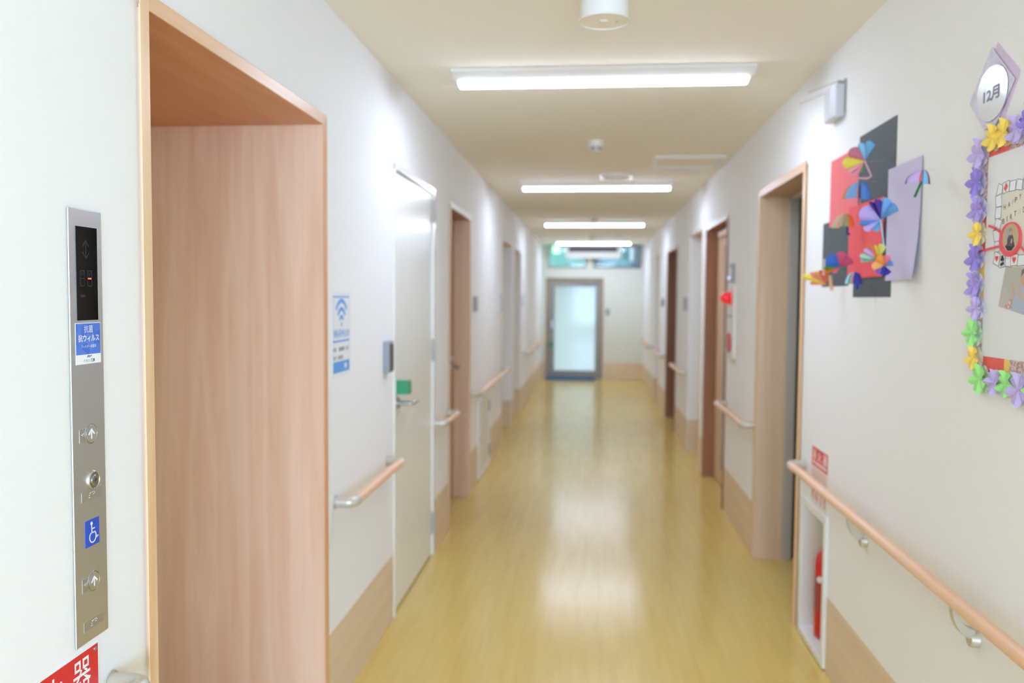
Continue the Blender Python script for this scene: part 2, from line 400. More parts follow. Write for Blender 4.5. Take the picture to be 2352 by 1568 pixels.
# left steel door
d = struct_root('door_2', FL(4.135, 0, 0))
s = MB(FL); s.box(D1[0]-.012, D1[0]+.022, 0, D1[2], -.10, .006); s.box(D1[1]-.022, D1[1]+.012, 0, D1[2], -.10, .006); s.box(D1[0]-.012, D1[1]+.012, D1[2]-.02, D1[2]+.012, -.10, .0062)
s.build('door_frame', M_white_door, d, .001)
MB(FL).box(D1[0]+.026, D1[1]-.026, .012, D1[2]-.026, -.045, -.004).build('door_leaf', M_white_door, d, .002)
for z in (1.918, 1.155, .185):
    MB(FL).box(4.565, 4.60, z-.06, z+.06, -.004, .004).build('hinge', M_hinge, d, .001)
    MB().tube([FL(4.592, z-.062, .008), FL(4.592, z+.062, .008)], .008).build('hinge_pin', M_hinge, d, smooth=40)
h_ = MB().lathe(FL(3.75, .962, -.004), (1, 0, 0), [(.024, 0), (.024, .008), (.011, .009), (.011, .05)]).build('rose', M_steel_edge, d, smooth=40)
MB().tube([FL(3.75, .962, .04), FL(3.75, .962, .058), FL(3.765, .962, .062), FL(3.87, .96, .062), FL(3.885, .96, .05)], .010).build('lever_handle', M_steel_edge, d, smooth=40)
MB(FL).box(3.742, 3.758, .90, .915, -.004, .012).build('keyhole', M_zinc, d, .002)
# green cover over the thumb turn
g = thing('lock_cover', FL(3.725, 1.04, 0), 'small green clear plastic cover over the thumb turn of the ivory steel door', 'lock cover')
s = MB(FL); s.box(3.70, 3.755, 1.008, 1.070, .056, .060); s.box(3.70, 3.704, 1.008, 1.070, -.004, .056); s.box(3.751, 3.755, 1.008, 1.070, -.004, .056)
s.box(3.704, 3.751, 1.066, 1.070, -.004, .056); s.box(3.704, 3.751, 1.008, 1.012, -.004, .056); s.build('cover', M_green, g, .001)
MB().lathe(FL(3.728, 1.04, -.004), (1, 0, 0), [(.018, 0), (.018, .01), (.006, .012), (.006, .03)], 20).build('thumb_turn', M_steel_edge, g, smooth=40)
# left brown door
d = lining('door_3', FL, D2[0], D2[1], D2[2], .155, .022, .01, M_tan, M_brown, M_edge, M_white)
MB(FL).box(D2[0]+.024, D2[1]-.024, .01, D2[2]-.024, -.15, -.112).build('door_leaf', M_brown, d, .002)
MB().lathe(FL(5.86, .955, -.112), (1, 0, 0), [(.024, 0), (.024, .008), (.010, .009), (.010, .05)], 20).build('rose', M_steel_edge, d, smooth=40)
MB().tube([FL(5.86, .955, -.065), FL(5.86, .955, -.055), FL(5.85, .955, -.05), FL(5.75, .95, -.05)], .009).build('lever_handle', M_steel_edge, d, smooth=40)
MB(FL).box(5.85, 5.87, 1.0, 1.03, -.112, -.095).build('thumb_turn', M_steel_edge, d, .003)
# passages: thin wooden edge trims
def edge_trim(name, fr, u0, u1, h, m1, m2):
    r = struct_root(name, fr((u0+u1)/2, 0, 0)); wd = .014
    a, b_ = (u0-.004, u0+wd) if fr is FL else (u1-wd, u1+.004)          # only the near edge carries a trim
    MB(fr).box(a, b_, 0, h, -.121, .004).build('edge_band', m1, r)
    MB(fr).box(u0-.004, u1+.004, h-.006, h+.004, -.121, .0042).build('soffit_board', m2, r)
edge_trim('trim_2', FL, A3[0], A3[1], A3[2], M_base, M_tan)
edge_trim('trim_3', FL, A4[0], A4[1], A4[2], M_base, M_tan)
edge_trim('trim_4', FR, -A5[1], -A5[0], A5[2], M_edge, M_tan)
edge_trim('trim_5', FR, -A6[1], -A6[0], A6[2], M_base, M_tan)
# right lift opening
d = lining('door_4', FR, -E1[1], -E1[0], E1[2], .145, .028, .012, M_wood2, M_wood2y_shade, M_edge, M_edge_y)
u0, u1 = -E1[1]+.028, -E1[0]-.028
for a, b_ in ((u0, u0+.012), (u1-.012, u1)):
    MB(FR).box(a-.012 if a == u0 else a, b_, 0, 2.005, -.198, -.1455).build('steel_jamb', M_satin, d, .001)
MB(FR).box(u0, u1, 1.99, 2.006, -.188, -.1455).build('steel_head', M_satin, d, .001)
MB(FR).box(u0+.012, u1-.012, 0, 1.99, -.222, -.213).build('door_gap', M_gap, d)
MB(FR).box(u0+.16, u1-.014, .008, 1.98, -.212, -.196).build('door_panel', M_hinge, d, .003)
# right brown door with a glazed slit
d = lining('door_5', FR, -D5[1], -D5[0], D5[2], .155, .022, .01, M_brown, M_brown, M_brown, M_white)
a, b_ = -D5[1]+.024, -D5[0]-.024
s = MB(FR); g0, g1 = -6.60, -6.42; s.box(a, g0, .01, 1.99, -.12, -.085); s.box(g1, b_, .01, 1.99, -.12, -.085); s.box(g0, g1, .01, .12, -.12, -.085); s.box(g0, g1, 1.86, 1.99, -.12, -.085)
s.build('door_leaf', M_tan, d, .002)
MB(FR).box(g0, g1, .12, 1.86, -.096, -.090).build('glass_slit', M_slit, d)
MB(FR).box(a+.25, b_-.1, 1.925, 1.965, -.085, -.045).build('door_closer', M_base, d, .004)
MB(FR).box(b_-.15, b_-.11, .78, 1.08, -.085, -.045).build('pull_handle', M_steel_edge, d, .005)
# right dark door
M_dark = wood('dark_brown_wood', (138, 98, 72), (146, 105, 78), (154, 113, 86))
d = lining('door_6', FR, -D6[1], -D6[0], D6[2], .155, .022, .01, M_dark, M_dark, M_brown, M_tan)
a, b_ = -D6[1]+.024, -D6[0]-.024
MB(FR).box(a, b_, .01, 1.99, -.148, -.11).build('door_leaf', M_dark, d, .002)
MB(FR).box(b_-.5, b_-.1, 1.90, 1.96, -.11, -.07).build('door_closer', M_steel, d, .004)
MB().tube([FR(a+.08, .95, -.11), FR(a+.08, .95, -.045), FR(a+.09, .945, -.04), FR(a+.20, .93, -.04)], .011).build('lever_handle', M_steel_edge, d, smooth=40)
# end door
d = struct_root('door_7', FE(-.288, 0, 0))
s = MB(FE); s.box(-.805, -.775, 0, 1.812, -.12, .012); s.box(.198, .228, 0, 1.812, -.12, .012); s.box(-.775, .198, 1.782, 1.812, -.12, .012); s.build('door_frame', M_tandark, d, .002)
s = MB(FE); X0, X1 = -.77, .193
X0, X1 = -.7745, .1975; s.box(X0, -.650, .001, 1.7815, -.07, -.03); s.box(.088, X1, .001, 1.7815, -.07, -.03); s.box(-.650, .088, .001, .145, -.07, -.03); s.box(-.650, .088, 1.665, 1.7815, -.07, -.03)
s.build('door_leaf', M_alu, d, .003)
MB(FE).box(-.652, .090, .143, 1.667, -.054, -.048).build('glass_pane', M_frost, d)
MB(FE).box(-.20, .10, 1.70, 1.75, -.03, .03).build('door_closer', M_alu, d, .005)
MB(FE).box(-.735, -.675, .58, .64, -.03, .02).build('lock_cover', M_green, d, .004)
MB(FE).box(-.70, -.672, .90, 1.05, -.03, .03).build('pull_handle', M_steel_edge, d, .005)
# transoms
for i, (q, nm) in enumerate(((TR1, 'window_1'), (TR2, 'window_2'))):
    r_ = struct_root(nm, FE((q[0]+q[1])/2, q[2], 0)); f = .03
    s = MB(FE); s.box(q[0], q[0]+f, q[2], q[3], -.11, -.02); s.box(q[1]-f, q[1], q[2], q[3], -.11, -.02); s.box(q[0]+f, q[1]-f, q[2], q[2]+f, -.11, -.02); s.box(q[0]+f, q[1]-f, q[3]-f, q[3], -.11, -.02)
    s.build('window_frame', M_greydk if i else M_alu, r_, .002)
    MB(FE).box(q[0]+f, q[1]-f, q[2]+f, q[3]-f, -.066, -.060).build('window_pane', M_clear, r_)
# black boxes added behind the shut doors to block stray sky light
for fr_, o, dep in ((FL, N1, .72), (FL, D1, .10), (FL, D2, .155), (FR, (-E1[1], -E1[0], E1[2]), .24), (FR, (-D5[1], -D5[0], D5[2]), .155), (FR, (-D6[1], -D6[0], D6[2]), .155)):
    m = MB(fr_); m.box(o[0]-.08, o[1]+.08, -.05, o[2]+.08, -dep-.05, -dep-.001)
    if dep > .12:
        m.box(o[0]-.08, o[0]-.0005, -.05, o[2]+.08, -dep, -.1205); m.box(o[1]+.0005, o[1]+.08, -.05, o[2]+.08, -dep, -.1205); m.box(o[0]-.08, o[1]+.08, o[2]+.0005, o[2]+.08, -dep, -.1205)
    structure(m.build('light_block', M_gap))
# outdoors, past the end wall
structure(MB().box(-6, 6, YE+.14, YE+9, -.15, -.05).build('ground', M_ground))
g = thing('outdoor_shelter', (-.3, YE+1.6, -.05), 'green boards outdoors seen through the panes above the far glazed door', 'shelter')
MB().box(-1.5, .02, YE+1.55, YE+1.60, 1.8, 3.2).build('board', M_netting, g)
MB().box(.16, .84, YE+1.55, YE+1.60, 2.215, 2.385).build('board', M_netting2, g, label='dark green board')
MB().box(.16, .90, YE+1.55, YE+1.60, 1.8, 2.215).build('board', M_bluewall, g, label='pale blue board')
MB().box(.16, .84, YE+1.55, YE+1.60, 2.385, 3.2).build('board', M_bluewall, g, label='pale blue board')
MB().box(.74, .83, YE+1.48, YE+1.54, 2.17, 3.2).build('rail', M_outpost, g, label='white post')
MB().box(.02, .16, YE+1.50, YE+1.62, -.05, 3.2).build('post', M_outdark, g); MB().box(.84, 1.20, YE+1.50, YE+1.62, -.05, 3.2).build('post', M_outdark, g); MB().box(-1.62, -1.5, YE+1.50, YE+1.62, -.05, 3.2).build('post', M_outdark, g)

# ---------------------------------------------------------------- ceiling lights
def make_light(y, label):
    r_ = thing('ceiling_light', (.033, y, H), label, 'ceiling light', 'long ceiling lights along the corridor')
    x0, x1 = .033-.627, .033+.627; hw = .115
    prof = [(-hw, 0), (-hw, .010), (-.052, .034), (.052, .034), (hw, .010), (hw, 0)]   # across y, down
    mb = MB(); n = len(prof)
    P = [Vector((x, y+a, H-b_)) for x in (x0, x1) for a, b_ in prof]
    mb.add(P, [tuple(range(n)), tuple(range(n, 2*n))]+[(i, (i+1) % n, n+(i+1) % n, n+i) for i in range(n)])
    mb.build('housing', M_white, r_, .002)
    mb = MB(); xa, xb = x0+.018, x1-.018
    prof = [(-.047, .0342)]+[(-.047*math.cos(t), .0342+.0165*math.sin(t)**.6) for t in [math.pi*k/10 for k in range(1, 10)]]+[(.047, .0342)]
    n = len(prof); rings = []
    P = []
    for x, sc in ((xa, .86), (xa+.008, 1), (xb-.008, 1), (xb, .86)): P += [Vector((x, y+a*sc, H-(.0342+(b_-.0342)*sc))) for a, b_ in prof]
    F = []
    for k in range(3): F += [(k*n+i, k*n+(i+1) % n, (k+1)*n+(i+1) % n, (k+1)*n+i) for i in range(n)]
    mb.add(P, F); mb.build('led_bar', M_led, r_, smooth=50)
    for x, sg in ((xa, -1), (xb, 1)):          # opaque white end caps close the bar
        mb = MB(); P = [Vector((x+sg*q, y+a*1.06, H-(.034+(b_-.034)*1.05))) for q in (-.004, .005) for a, b_ in prof]
        mb.add(P, [tuple(range(n)), tuple(range(n, 2*n))]+[(i, (i+1) % n, n+(i+1) % n, n+i) for i in range(n)]); mb.build('end_cap', M_white, r_)
    return r_
l0 = make_light(3.632, 'white ceiling light with a glowing bar, nearest and largest of the four')
for y, lb in ((7.10, 'glowing ceiling light just past the round white ceiling ring'),
              (10.62, 'glowing ceiling light, third of four from the camera'),
              (14.18, 'glowing ceiling light in front of the far air conditioner')):
    c = copy_tree(l0); c.location.y = y; c['label'] = lb

# ---------------------------------------------------------------- other ceiling fittings
e = thing('emergency_light', (.03, 2.55, H), 'white drum-shaped emergency light on the ceiling, nearest the camera', 'emergency light')
MB().lathe((.03, 2.55, H), (0, 0, -1), [(.066, 0), (.069, .02), (.072, .128), (.0755, .130), (.0755, .134), (.0725, .1345), (.0715, .131)], 64).build('drum', M_white, e, smooth=50)
MB().lathe((.03, 2.55, H-.1305), (0, 0, -1), [(.0714, 0), (.0714, .0015)], 64).build('face', M_ceil, e)
MB().lathe((.028, 2.55, H-.132), (0, 0, -1), [(.012, 0), (.012, .003), (.009, .0035)], 24).build('lamp_lens', M_gloss, e, smooth=40)
MB().lathe((.067, 2.553, H-.132), (0, 0, -1), [(.005, 0), (.005, .002)], 16).build('check_button', M_base, e)
MB().lathe((.008, 2.566, H-.132), (0, 0, -1), [(.003, 0), (.003, .002)], 12).build('pilot_lamp', M_paper, e)
def smoke(x, y, label, s=1.0, cage=None):
    r_ = thing('smoke_detector', (x, y, H), label, 'smoke detector')
    MB().lathe((x, y, H), (0, 0, -1), [(.046*s, 0), (.047*s, .028*s), (.042*s, .036*s), (.028*s, .038*s)], 32).build('base', M_plastic, r_, smooth=40)
    s_ = MB()
    for k in range(6):
        a = math.pi*k/3; s_.box(x+.026*s*math.cos(a)-.003*s, x+.026*s*math.cos(a)+.003*s, y+.026*s*math.sin(a)-.003*s, y+.026*s*math.sin(a)+.003*s, H-.05*s, H-.036*s)
    s_.build('cage', cage or M_greydk, r_)
    MB().lathe((x, y, H-.036*s), (0, 0, -1), [(.018*s, 0), (.018*s, .016*s), (.024*s, .018*s), (.016*s, .026*s)], 24).build('sensor_head', M_plastic, r_, smooth=40)
    for k in (-1, 1): MB().lathe((x+k*.038*s, y-.01, H-.030*s), (0, 0, -1), [(.007*s, 0), (.008*s, .008*s), (.003*s, .012*s)], 12).build('tab', M_white, r_, smooth=40)
    return r_
smoke(.021, 5.18, 'white smoke detector between the two nearest ceiling lights')
smoke(.03, 10.05, 'small white smoke detector ahead of the third ceiling light', 1.0, M_white)
smoke(.023, 12.9, 'farthest white smoke detector, above the last ceiling light', 1.15, M_white)
smoke(.40, 12.8, 'tiny white ceiling sensor right of the last ceiling light', .7, M_white)
cs = thing('ceiling_speaker', (.185, 6.60, H), 'round ceiling speaker with a raised white ring before the second light', 'speaker')
MB().lathe((.185, 6.60, H), (0, 0, -1), [(.124, 0), (.124, .010)]+[(.111+.013*math.cos(t), .010+.014*math.sin(t)) for t in [math.pi*k/10 for k in range(1, 10)]]+[(.098, .010), (.098, 0)], 64).build('rim', M_gloss, cs, smooth=60)
MB().lathe((.185, 6.60, H), (0, 0, -1), [(.0975, 0), (.0975, .004)], 40).build('grille', M_ceil, cs)
hx = thing('ceiling_hatch', (.65, 5.96, H), 'square white-framed ceiling access hatch near the right wall', 'access hatch')
s = MB(FC); a0, a1, b0, b1 = .42, .885, -6.20, -5.73
for q in ((a0, a0+.022, b0, b1), (a1-.022, a1, b0, b1), (a0+.022, a1-.022, b0, b0+.022), (a0+.022, a1-.022, b1-.022, b1)): s.box(*q, 0, .014)
s.build('hatch_frame', M_white, hx, .001)
MB(FC).box(a0+.025, a1-.025, b0+.025, b1-.025, 0, .004).build('hatch_panel', M_ceil, hx)

# ---------------------------------------------------------------- end-wall fittings
a_ = thing('air_conditioner', FE(.03, 2.15, 0), 'wide off-white air conditioner with dark grille above the far door', 'air conditioner')
s = MB(FE); x0, x1, z0, z1 = -.455, .52, 2.155, 2.392
pts = [(x0+.03*(1-math.cos(t)), z0+.045*(1-math.sin(t))) for t in [math.pi/2*k/5 for k in range(6)]]
pts = [(x0, z1)]+pts+[(x1-(p[0]-x0), p[1]) for p in reversed(pts)]+[(x1, z1)]
s.prism(pts, .001, .22).build('casing', M_ac, a_, .004)
s = MB(FE); s.box(x0+.06, x1-.06, 2.265, 2.352, .2205, .224); s.build('grille', M_grille, a_)
s = MB(FE)
for k in range(4): s.box(x0+.06, x1-.06, 2.280+k*.02, 2.284+k*.02, .224, .228)
s.box(.028, .036, 2.265, 2.352, .224, .229); s.build('louvre', M_grille, a_)
e = thing('exit_sign', (-.60, 14.95, H), 'small glowing green exit sign hanging at upper left of far wall', 'exit sign')
MB().box(-.70, -.53, 14.92, 14.95, 2.22, 2.385).build('housing', M_exit, e, .003)
MB().box(-.675, -.555, 14.915, 14.919, 2.24, 2.365).build('lit_panel', M_exit_w, e)
s = MB(Frame((-.615, 14.9145, 2.30), (1, 0, 0), (0, 0, 1), (0, -1, 0)))
s.disc(-.012, .036, .009, 0, .001, 16); s.stroke([(-.008, .022), (.002, -.006), (.02, -.022), (.018, -.045)], .011, 0, .001); s.stroke([(.002, -.006), (-.016, -.03), (-.032, -.036)], .010, 0, .001); s.stroke([(-.006, .018), (.018, .008), (.026, .02)], .007, 0, .001); s.stroke([(-.008, .020), (-.026, .010), (-.028, -.006)], .007, 0, .001)
s.build('running_figure', M_exit, e)
MB().box(-.645, -.585, 14.925, 14.945, 2.385, H).build('bracket', M_white, e)
m_ = tag(MB().box(-.775, .10, 14.80, 15.085, .0, .030).build('door_mat', M_mat, None, .003), 'blue door mat at the foot of the far glazed door', 'mat'); recenter(m_)
def plate(name, fr, u, v, wd, ht, label, cat, m_body=M_sign_grey, knob=None, th=.010, group=None):
    r_ = thing(name, fr(u, v, 0), label, cat, group)
    MB(fr).box(u-wd/2, u+wd/2, v-ht/2, v+ht/2, 0, th).build('plate', m_body, r_, .0015)
    if knob: MB(fr).box(u-wd*.28, u+wd*.28, v-ht*.3, v+ht*.3, th, th+.004).build('rocker', knob, r_, .001)
    return r_
plate('light_switch', FE, .305, 1.205, .075, .12, 'grey switch plate on the far wall right of glazed door', 'switch', M_sign_grey, M_grey)
plate('wall_sensor', FE, .842, 1.61, .04, .07, 'small beige wall sensor high on the far right of end wall', 'sensor', M_base, M_plastic)

# ---------------------------------------------------------------- handrails
def handrail(name, fr, u0, u1, label, caps=(1, 1), brackets=(), zc=.738, woff=.065, r=.0175):
    um = (max(u0, -9)+u1)/2
    t_ = thing(name, fr(um, zc, 0), label, 'handrail')
    MB().tube([fr(u0+.02*caps[0], zc, woff), fr(u1-.02*caps[1], zc, woff)], r, 28).build('rail', M_rail, t_, smooth=40)
    for c, u, sg in ((caps[0], u0, 1), (caps[1], u1, -1)):
        if not c: continue
        m = MB(); m.tube([fr(u, zc, 0), fr(u, zc, .003)], .024, 24)
        P = [fr(u, zc, 0), fr(u, zc, woff-.024)]+[fr(u+sg*.024*(1-math.cos(a)), zc, woff-.024+.024*math.sin(a)) for a in [math.pi/2*k/6 for k in range(1, 7)]]+[fr(u+sg*.042, zc, woff)]
        m.tube(P, .0198, 24); m.build('end_bracket', M_zinc, t_, smooth=50)
    for ub in brackets:
        m = MB(); P = []
        for k in range(9):
            a = math.pi/2*k/8; P.append(fr(ub, zc-.020-.075*math.sin(a)*1.0, .012+(woff-.012)*math.cos(a)))
        # flat J-shaped arm
        n = len(P); Q = []
        for p in P: Q += [p+fr.u*.011, p-fr.u*.011]
        inner = [fr(ub, zc-.016-.055*math.sin(math.pi/2*k/8), .010+(woff-.022)*math.cos(math.pi/2*k/8)) for k in range(9)]
        for p in inner: Q += [p+fr.u*.011, p-fr.u*.011]
        F = []
        for k in range(n-1):
            F += [(2*k, 2*k+2, 2*k+3, 2*k+1), (2*n+2*k, 2*n+2*k+1, 2*n+2*k+3, 2*n+2*k+2), (2*k, 2*n+2*k, 2*n+2*k+2, 2*k+2), (2*k+1, 2*k+3, 2*n+2*k+3, 2*n+2*k+1)]
        F += [(0, 1, 2*n+1, 2*n), (2*n-2, 4*n-2, 4*n-1, 2*n-1)]
        m.add(Q, F); b_ = m.build('support_bracket', M_zinc, t_, .0015, smooth=50)
        MB().lathe(fr(ub, zc-.098, 0), fr.n, [(.0205, 0), (.0205, .006), (.019, .008), (.0185, .018), (.016, .021)], 32).build('wall_rose', M_zinc, b_, smooth=40)
    return t_
handrail('handrail', FR, -3.684, 0.0, 'long wooden handrail running along the near right wall', (1, 0), (-2.875, -2.058))
handrail('handrail', FL, 2.795, 3.535, 'short wooden handrail left of the ivory steel door', (1, 1))
handrail('handrail', FL, 4.632, 5.06, 'tiny handrail between the ivory door and brown door on left', (1, 1))
handrail('handrail', FL, 6.075, 8.22, 'long pale handrail on the left wall above the low hatch', (1, 1), (6.75, 7.55))
handrail('handrail', FL, 10.72, 14.95, 'farthest handrail on the left wall, beside the end door', (1, 1), (12.1, 13.5))
handrail('handrail', FL, -.8, 1.432, 'handrail at bottom left corner whose pale metal elbow shows beneath the red sign', (0, 1), (.4,), zc=.733)
handrail('handrail', FR, -5.815, -4.81, 'handrail under the red alarm lamp on the right wall', (1, 1))
handrail('handrail', FR, -9.17, -8.17, 'handrail between the white passage and dark brown door on right', (1, 1))
handrail('handrail', FR, -11.50, -10.42, 'far handrail just beyond the dark brown door on right', (1, 1))
handrail('handrail', FR, -14.9, -12.45, 'farthest handrail on the right wall near the end wall', (1, 1), (-13.6,))

# ---------------------------------------------------------------- lift call panel, left wall
cp = thing('lift_call_panel', FL(1.375, .84, 0), 'tall brushed steel lift call panel with black display on near left wall', 'call panel')
MB(FL).box(1.3275, 1.4225, .840, 1.5915, 0, .0035).build('faceplate', M_steel, cp, .0012)
di = MB(FL).box(1.346, 1.407, 1.402, 1.562, .0035, .0042).build('display', M_black, cp)
W0, W1 = .00425, .0044
s = MB(FL); s.stroke([(1.3735, 1.510), (1.3735, 1.537)], .0016, W0, W1)
s.stroke([(1.365, 1.529), (1.3735, 1.539), (1.382, 1.529)], .0018, W0, W1); s.stroke([(1.365, 1.518), (1.3735, 1.508), (1.382, 1.518)], .0018, W0, W1)
for c in (1.3625, 1.3835):
    h, q = .0132, .0062; z = 1.474
    s.stroke([(c-q, z-h), (c-q, z+h), (c+q, z+h), (c+q, z-h), (c-q, z-h)], .0014, W0, W1); s.stroke([(c-q, z+h), (c, z+h*.4), (c+q, z+h)], .0011, W0, W1); s.stroke([(c-q, z), (c+q, z)], .0011, W0, W1)
s.stroke([(1.357, 1.444), (1.368, 1.444)], .004, W0, W1); s.build('dark_segments', M_seg, di)
s = MB(FL)
for c in (1.3808, 1.3856): s.disc(c, 1.4738, .0012, W0, .0046, 12, 1.5)
s.build('lit_dash', M_red_led, di)
def arrow_button(z):
    b_ = MB().lathe(FL(1.3795, z, .0035), (1, 0, 0), [(.0182, 0), (.0180, .0007), (.0170, .0009), (.0166, .0003), (.0158, .0003), (.0157, .0012), (.0150, .0016)], 48).build('arrow_button', M_steel_edge, cp, smooth=35)
    MB().lathe(FL(1.3795, z, .0051), (1, 0, 0), [(.0150, 0), (.0150, .0003)], 40).build('button_cap', M_steel, b_)
    s = MB(FL); s.stroke([(1.3790, z-.008), (1.3790, z+.0055)], .0027, .0054, .0057); s.stroke([(1.3712, z-.0005), (1.3790, z+.0075)], .0027, .0054, .0058); s.stroke([(1.3790, z+.0075), (1.3868, z-.0005)], .0027, .0054, .0059)
    s.build('arrow', M_white_ink, b_)
    p = MB(FL).box(1.3465, 1.3625, z-.012, z+.011, .0035, .0040).build('braille_plate', mat_braille, cp)
    s = MB(FL)
    for q, (a, c) in enumerate(((-.0035, .002), (-.001, .0015), (.001, .0025), (.003, .003), (.001, -.0005))): s.disc(1.3545+a, z+c, .0006, .0040, .0046, 8)
    s.build('braille_dots', M_white_ink, p)
mat_braille = mat('clear_braille_film', (190, 186, 178), .5, metal=.9)
arrow_button(1.204); arrow_button(.943)
for z in (1.097, .870):
    p = MB(FL).prism([(1.349, z-.009), (1.408, z-.009), (1.408, z+.008), (1.349, z+.008)], .0035, .0040).build('braille_plate', mat_braille, cp)
    s = MB(FL)
    for a, c in ((-.009, -.004), (-.0065, -.004), (-.0075, .0), (-.006, .003), (-.0035, .004), (.002, .004), (.0045, .0), (.006, .0045), (.0075, .002)): s.disc(1.3785+a, z+c, .0007, .0040, .0047, 8)
    s.build('braille_dots', M_white_ink, p)
k_ = MB().lathe(FL(1.3815, 1.122, .0035), (1, 0, 0), [(.0172, 0), (.0168, .0025), (.0154, .0045), (.0147, .0048), (.0142, .0038), (.0090, .0038), (.0088, .0050), (.0080, .0056)], 48).build('key_switch', M_steel_edge, cp, smooth=35)
MB(FL).prism([(1.3805, 1.1195), (1.3830, 1.1215), (1.3845, 1.1255), (1.3815, 1.1235)], .0091, .0094).build('key_slot', M_gap, k_)
wc = MB(FL).box(1.3575, 1.3985, 1.0065, 1.0535, .0035, .0042).build('wheelchair_sign', M_blue, cp)
s = MB(FL); s.disc(1.3755, 1.0462, .0031, .0042, .0045, 16)
s.stroke([(1.3755, 1.0425), (1.3762, 1.0295), (1.3858, 1.0295), (1.3905, 1.0185), (1.3945, 1.0205)], .0021, .0042, .0045)
s.stroke([(1.3762, 1.0365), (1.3840, 1.0365)], .0020, .0042, .0045)
s.ring(1.3785, 1.0215, .0082, .0102, .0042, .0045, 120, 370, 28); s.build('wheelchair_symbol', M_white_ink, wc)
M_stick = mat('blue_sticker', (66, 112, 214), .35); N, L, b = nodes(M_stick)
vo = N.new('ShaderNodeTexVoronoi'); vo.inputs['Scale'].default_value = 60; L.new(coords(M_stick), vo.inputs['Vector'])
L.new(ramp(M_stick, vo.outputs['Color'], [(.2, (56, 100, 206)), (.8, (86, 132, 224))]), b.inputs['Base Color'])
st = MB(FL).box(1.3405, 1.4135, 1.3265, 1.3975, .0035, .0039).build('filter_sticker', M_white_ink, cp)
MB(FL).box(1.3415, 1.4125, 1.3430, 1.3965, .0039, .0040).build('blue_field', M_stick, st)
text('lettering', '抗菌', FL, 1.3775, 1.3868, .0255, .0130, .0042, M_white_ink, st, bold=.0)
text('lettering', '抗ウィルス', FL, 1.3782, 1.3712, .0605, .0128, .0042, M_white_ink, st, bold=.02)
text('lettering', 'フィルター設置済', FL, 1.3775, 1.3570, .0425, .0054, .0042, M_white_ink, st, bold=.004)
M_cyan = mat('cyan_ink', (120, 190, 215), .4); M_navy = mat('navy_ink', (50, 60, 100), .4)
text('lettering', '空気の', FL, 1.3715, 1.3322, .0195, .0052, .0042, M_cyan, st)
text('lettering', '王様', FL, 1.3885, 1.3325, .0115, .0060, .0042, M_navy, st, bold=.01)
s = MB(FL); s.stroke([(1.3730, 1.3392), (1.3765, 1.3408), (1.3805, 1.3392), (1.3850, 1.3404)], .0013, .0041, .0043); s.build('wave_mark', M_navy, st)
s = MB(FL); s.stroke([(1.3725, 1.3374), (1.3760, 1.3388), (1.3800, 1.3374)], .0010, .0041, .0043); s.build('wave_mark', M_cyan, st)

# red extinguisher sign, bottom left
sg = thing('extinguisher_sign', FL(1.266, .787, 0), 'red fire extinguisher sign cut off at bottom left, below the call panel', 'sign')
MB(FL).box(1.138, 1.394, .744, .830, 0, .0015).build('board', M_white_ink, sg)
MB(FL).box(1.1405, 1.3910, .7465, .8270, .0015, .0018).build('red_field', M_red, sg)
for ch, u in (('消', 1.189), ('火', 1.266), ('器', 1.343)): text('lettering', ch, FL, u, .788, .051, .058, .0021, M_white_ink, sg, bold=.004)
for u in (1.383, 1.149): MB().lathe(FL(u, .8195, .0018), (1, 0, 0), [(.0042, 0), (.0040, .001), (.0022, .0022)], 20).build('rivet', M_steel_edge, sg, smooth=40)

# wifi sign
wf = thing('wifi_sign', FL(2.87, 1.17, 0), 'white and pale blue wifi notice right of the deep wooden opening', 'sign')
u0, u1, v0, v1 = 2.765, 2.973, 1.166, 1.461
MB(FL).box(u0, u1, v0, v1, 0, .0012).build('sheet', M_paper, wf)
for z0_, z1_ in ((v1-.0185, v1-.0135), (1.2880, 1.2945), (v0+.016, v0+.055)): MB(FL).box(u0+.008, u1-.008, z0_, z1_, .0012, .0016).build('blue_band', M_wifi, wf)
for q in (u0+.008, u1-.011): MB(FL).box(q, q+.003, v0+.055, v1-.0185, .0012, .0015).build('border_line', M_wifi_l, wf)
s = MB(FL); cu, cv = 2.871, 1.356
def arc(r0, r1, a):
    P = [(cu+r1*math.sin(R(t)), cv+r1*math.cos(R(t))) for t in [(-a+2*a*k/16) for k in range(17)]]
    Q = [(cu+r0*math.sin(R(t)), cv+(r0)*math.cos(R(t))) for t in [(a-2*a*k/16) for k in range(17)]]
    for k in range(16): s.prism([P[k], P[k+1], Q[15-k], Q[16-k]], .0012, .0016)
arc(.068, .083, 53); arc(.040, .054, 58); arc(.014, .027, 66); s.disc(cu, cv-.007, .0065, .0012, .0016, 16, 1.2); s.build('wifi_symbol', M_wifi, wf)
text('lettering', 'Wi-Fi', FL, 2.820, 1.3175, .083, .030, .0018, M_wifi, wf, bold=.015)
text('lettering', '使えます', FL, 2.916, 1.3170, .094, .030, .0018, M_wifi, wf, bold=.015)
s = MB(FL)
for a, b_, z in ((2.778, .012, 1.263), (2.795, .017, 1.263), (2.838, .070, 1.263), (2.925, .006, 1.263), (2.938, .016, 1.263), (2.780, .016, 1.234), (2.802, .004, 1.234), (2.812, .006, 1.234), (2.835, .028, 1.234), (2.868, .020, 1.234)):
    n = max(1, int(b_/.009))
    for k in range(n): s.box(a+k*b_/n, a+(k+.62)*b_/n, z-.007, z+.007, .0012, .0016)
s.build('small_print', M_inkgrey, wf)
MB(FL).box(2.905, 2.928, v0+.028, v0+.045, .0016, .0019).build('white_icon', M_paper, wf)

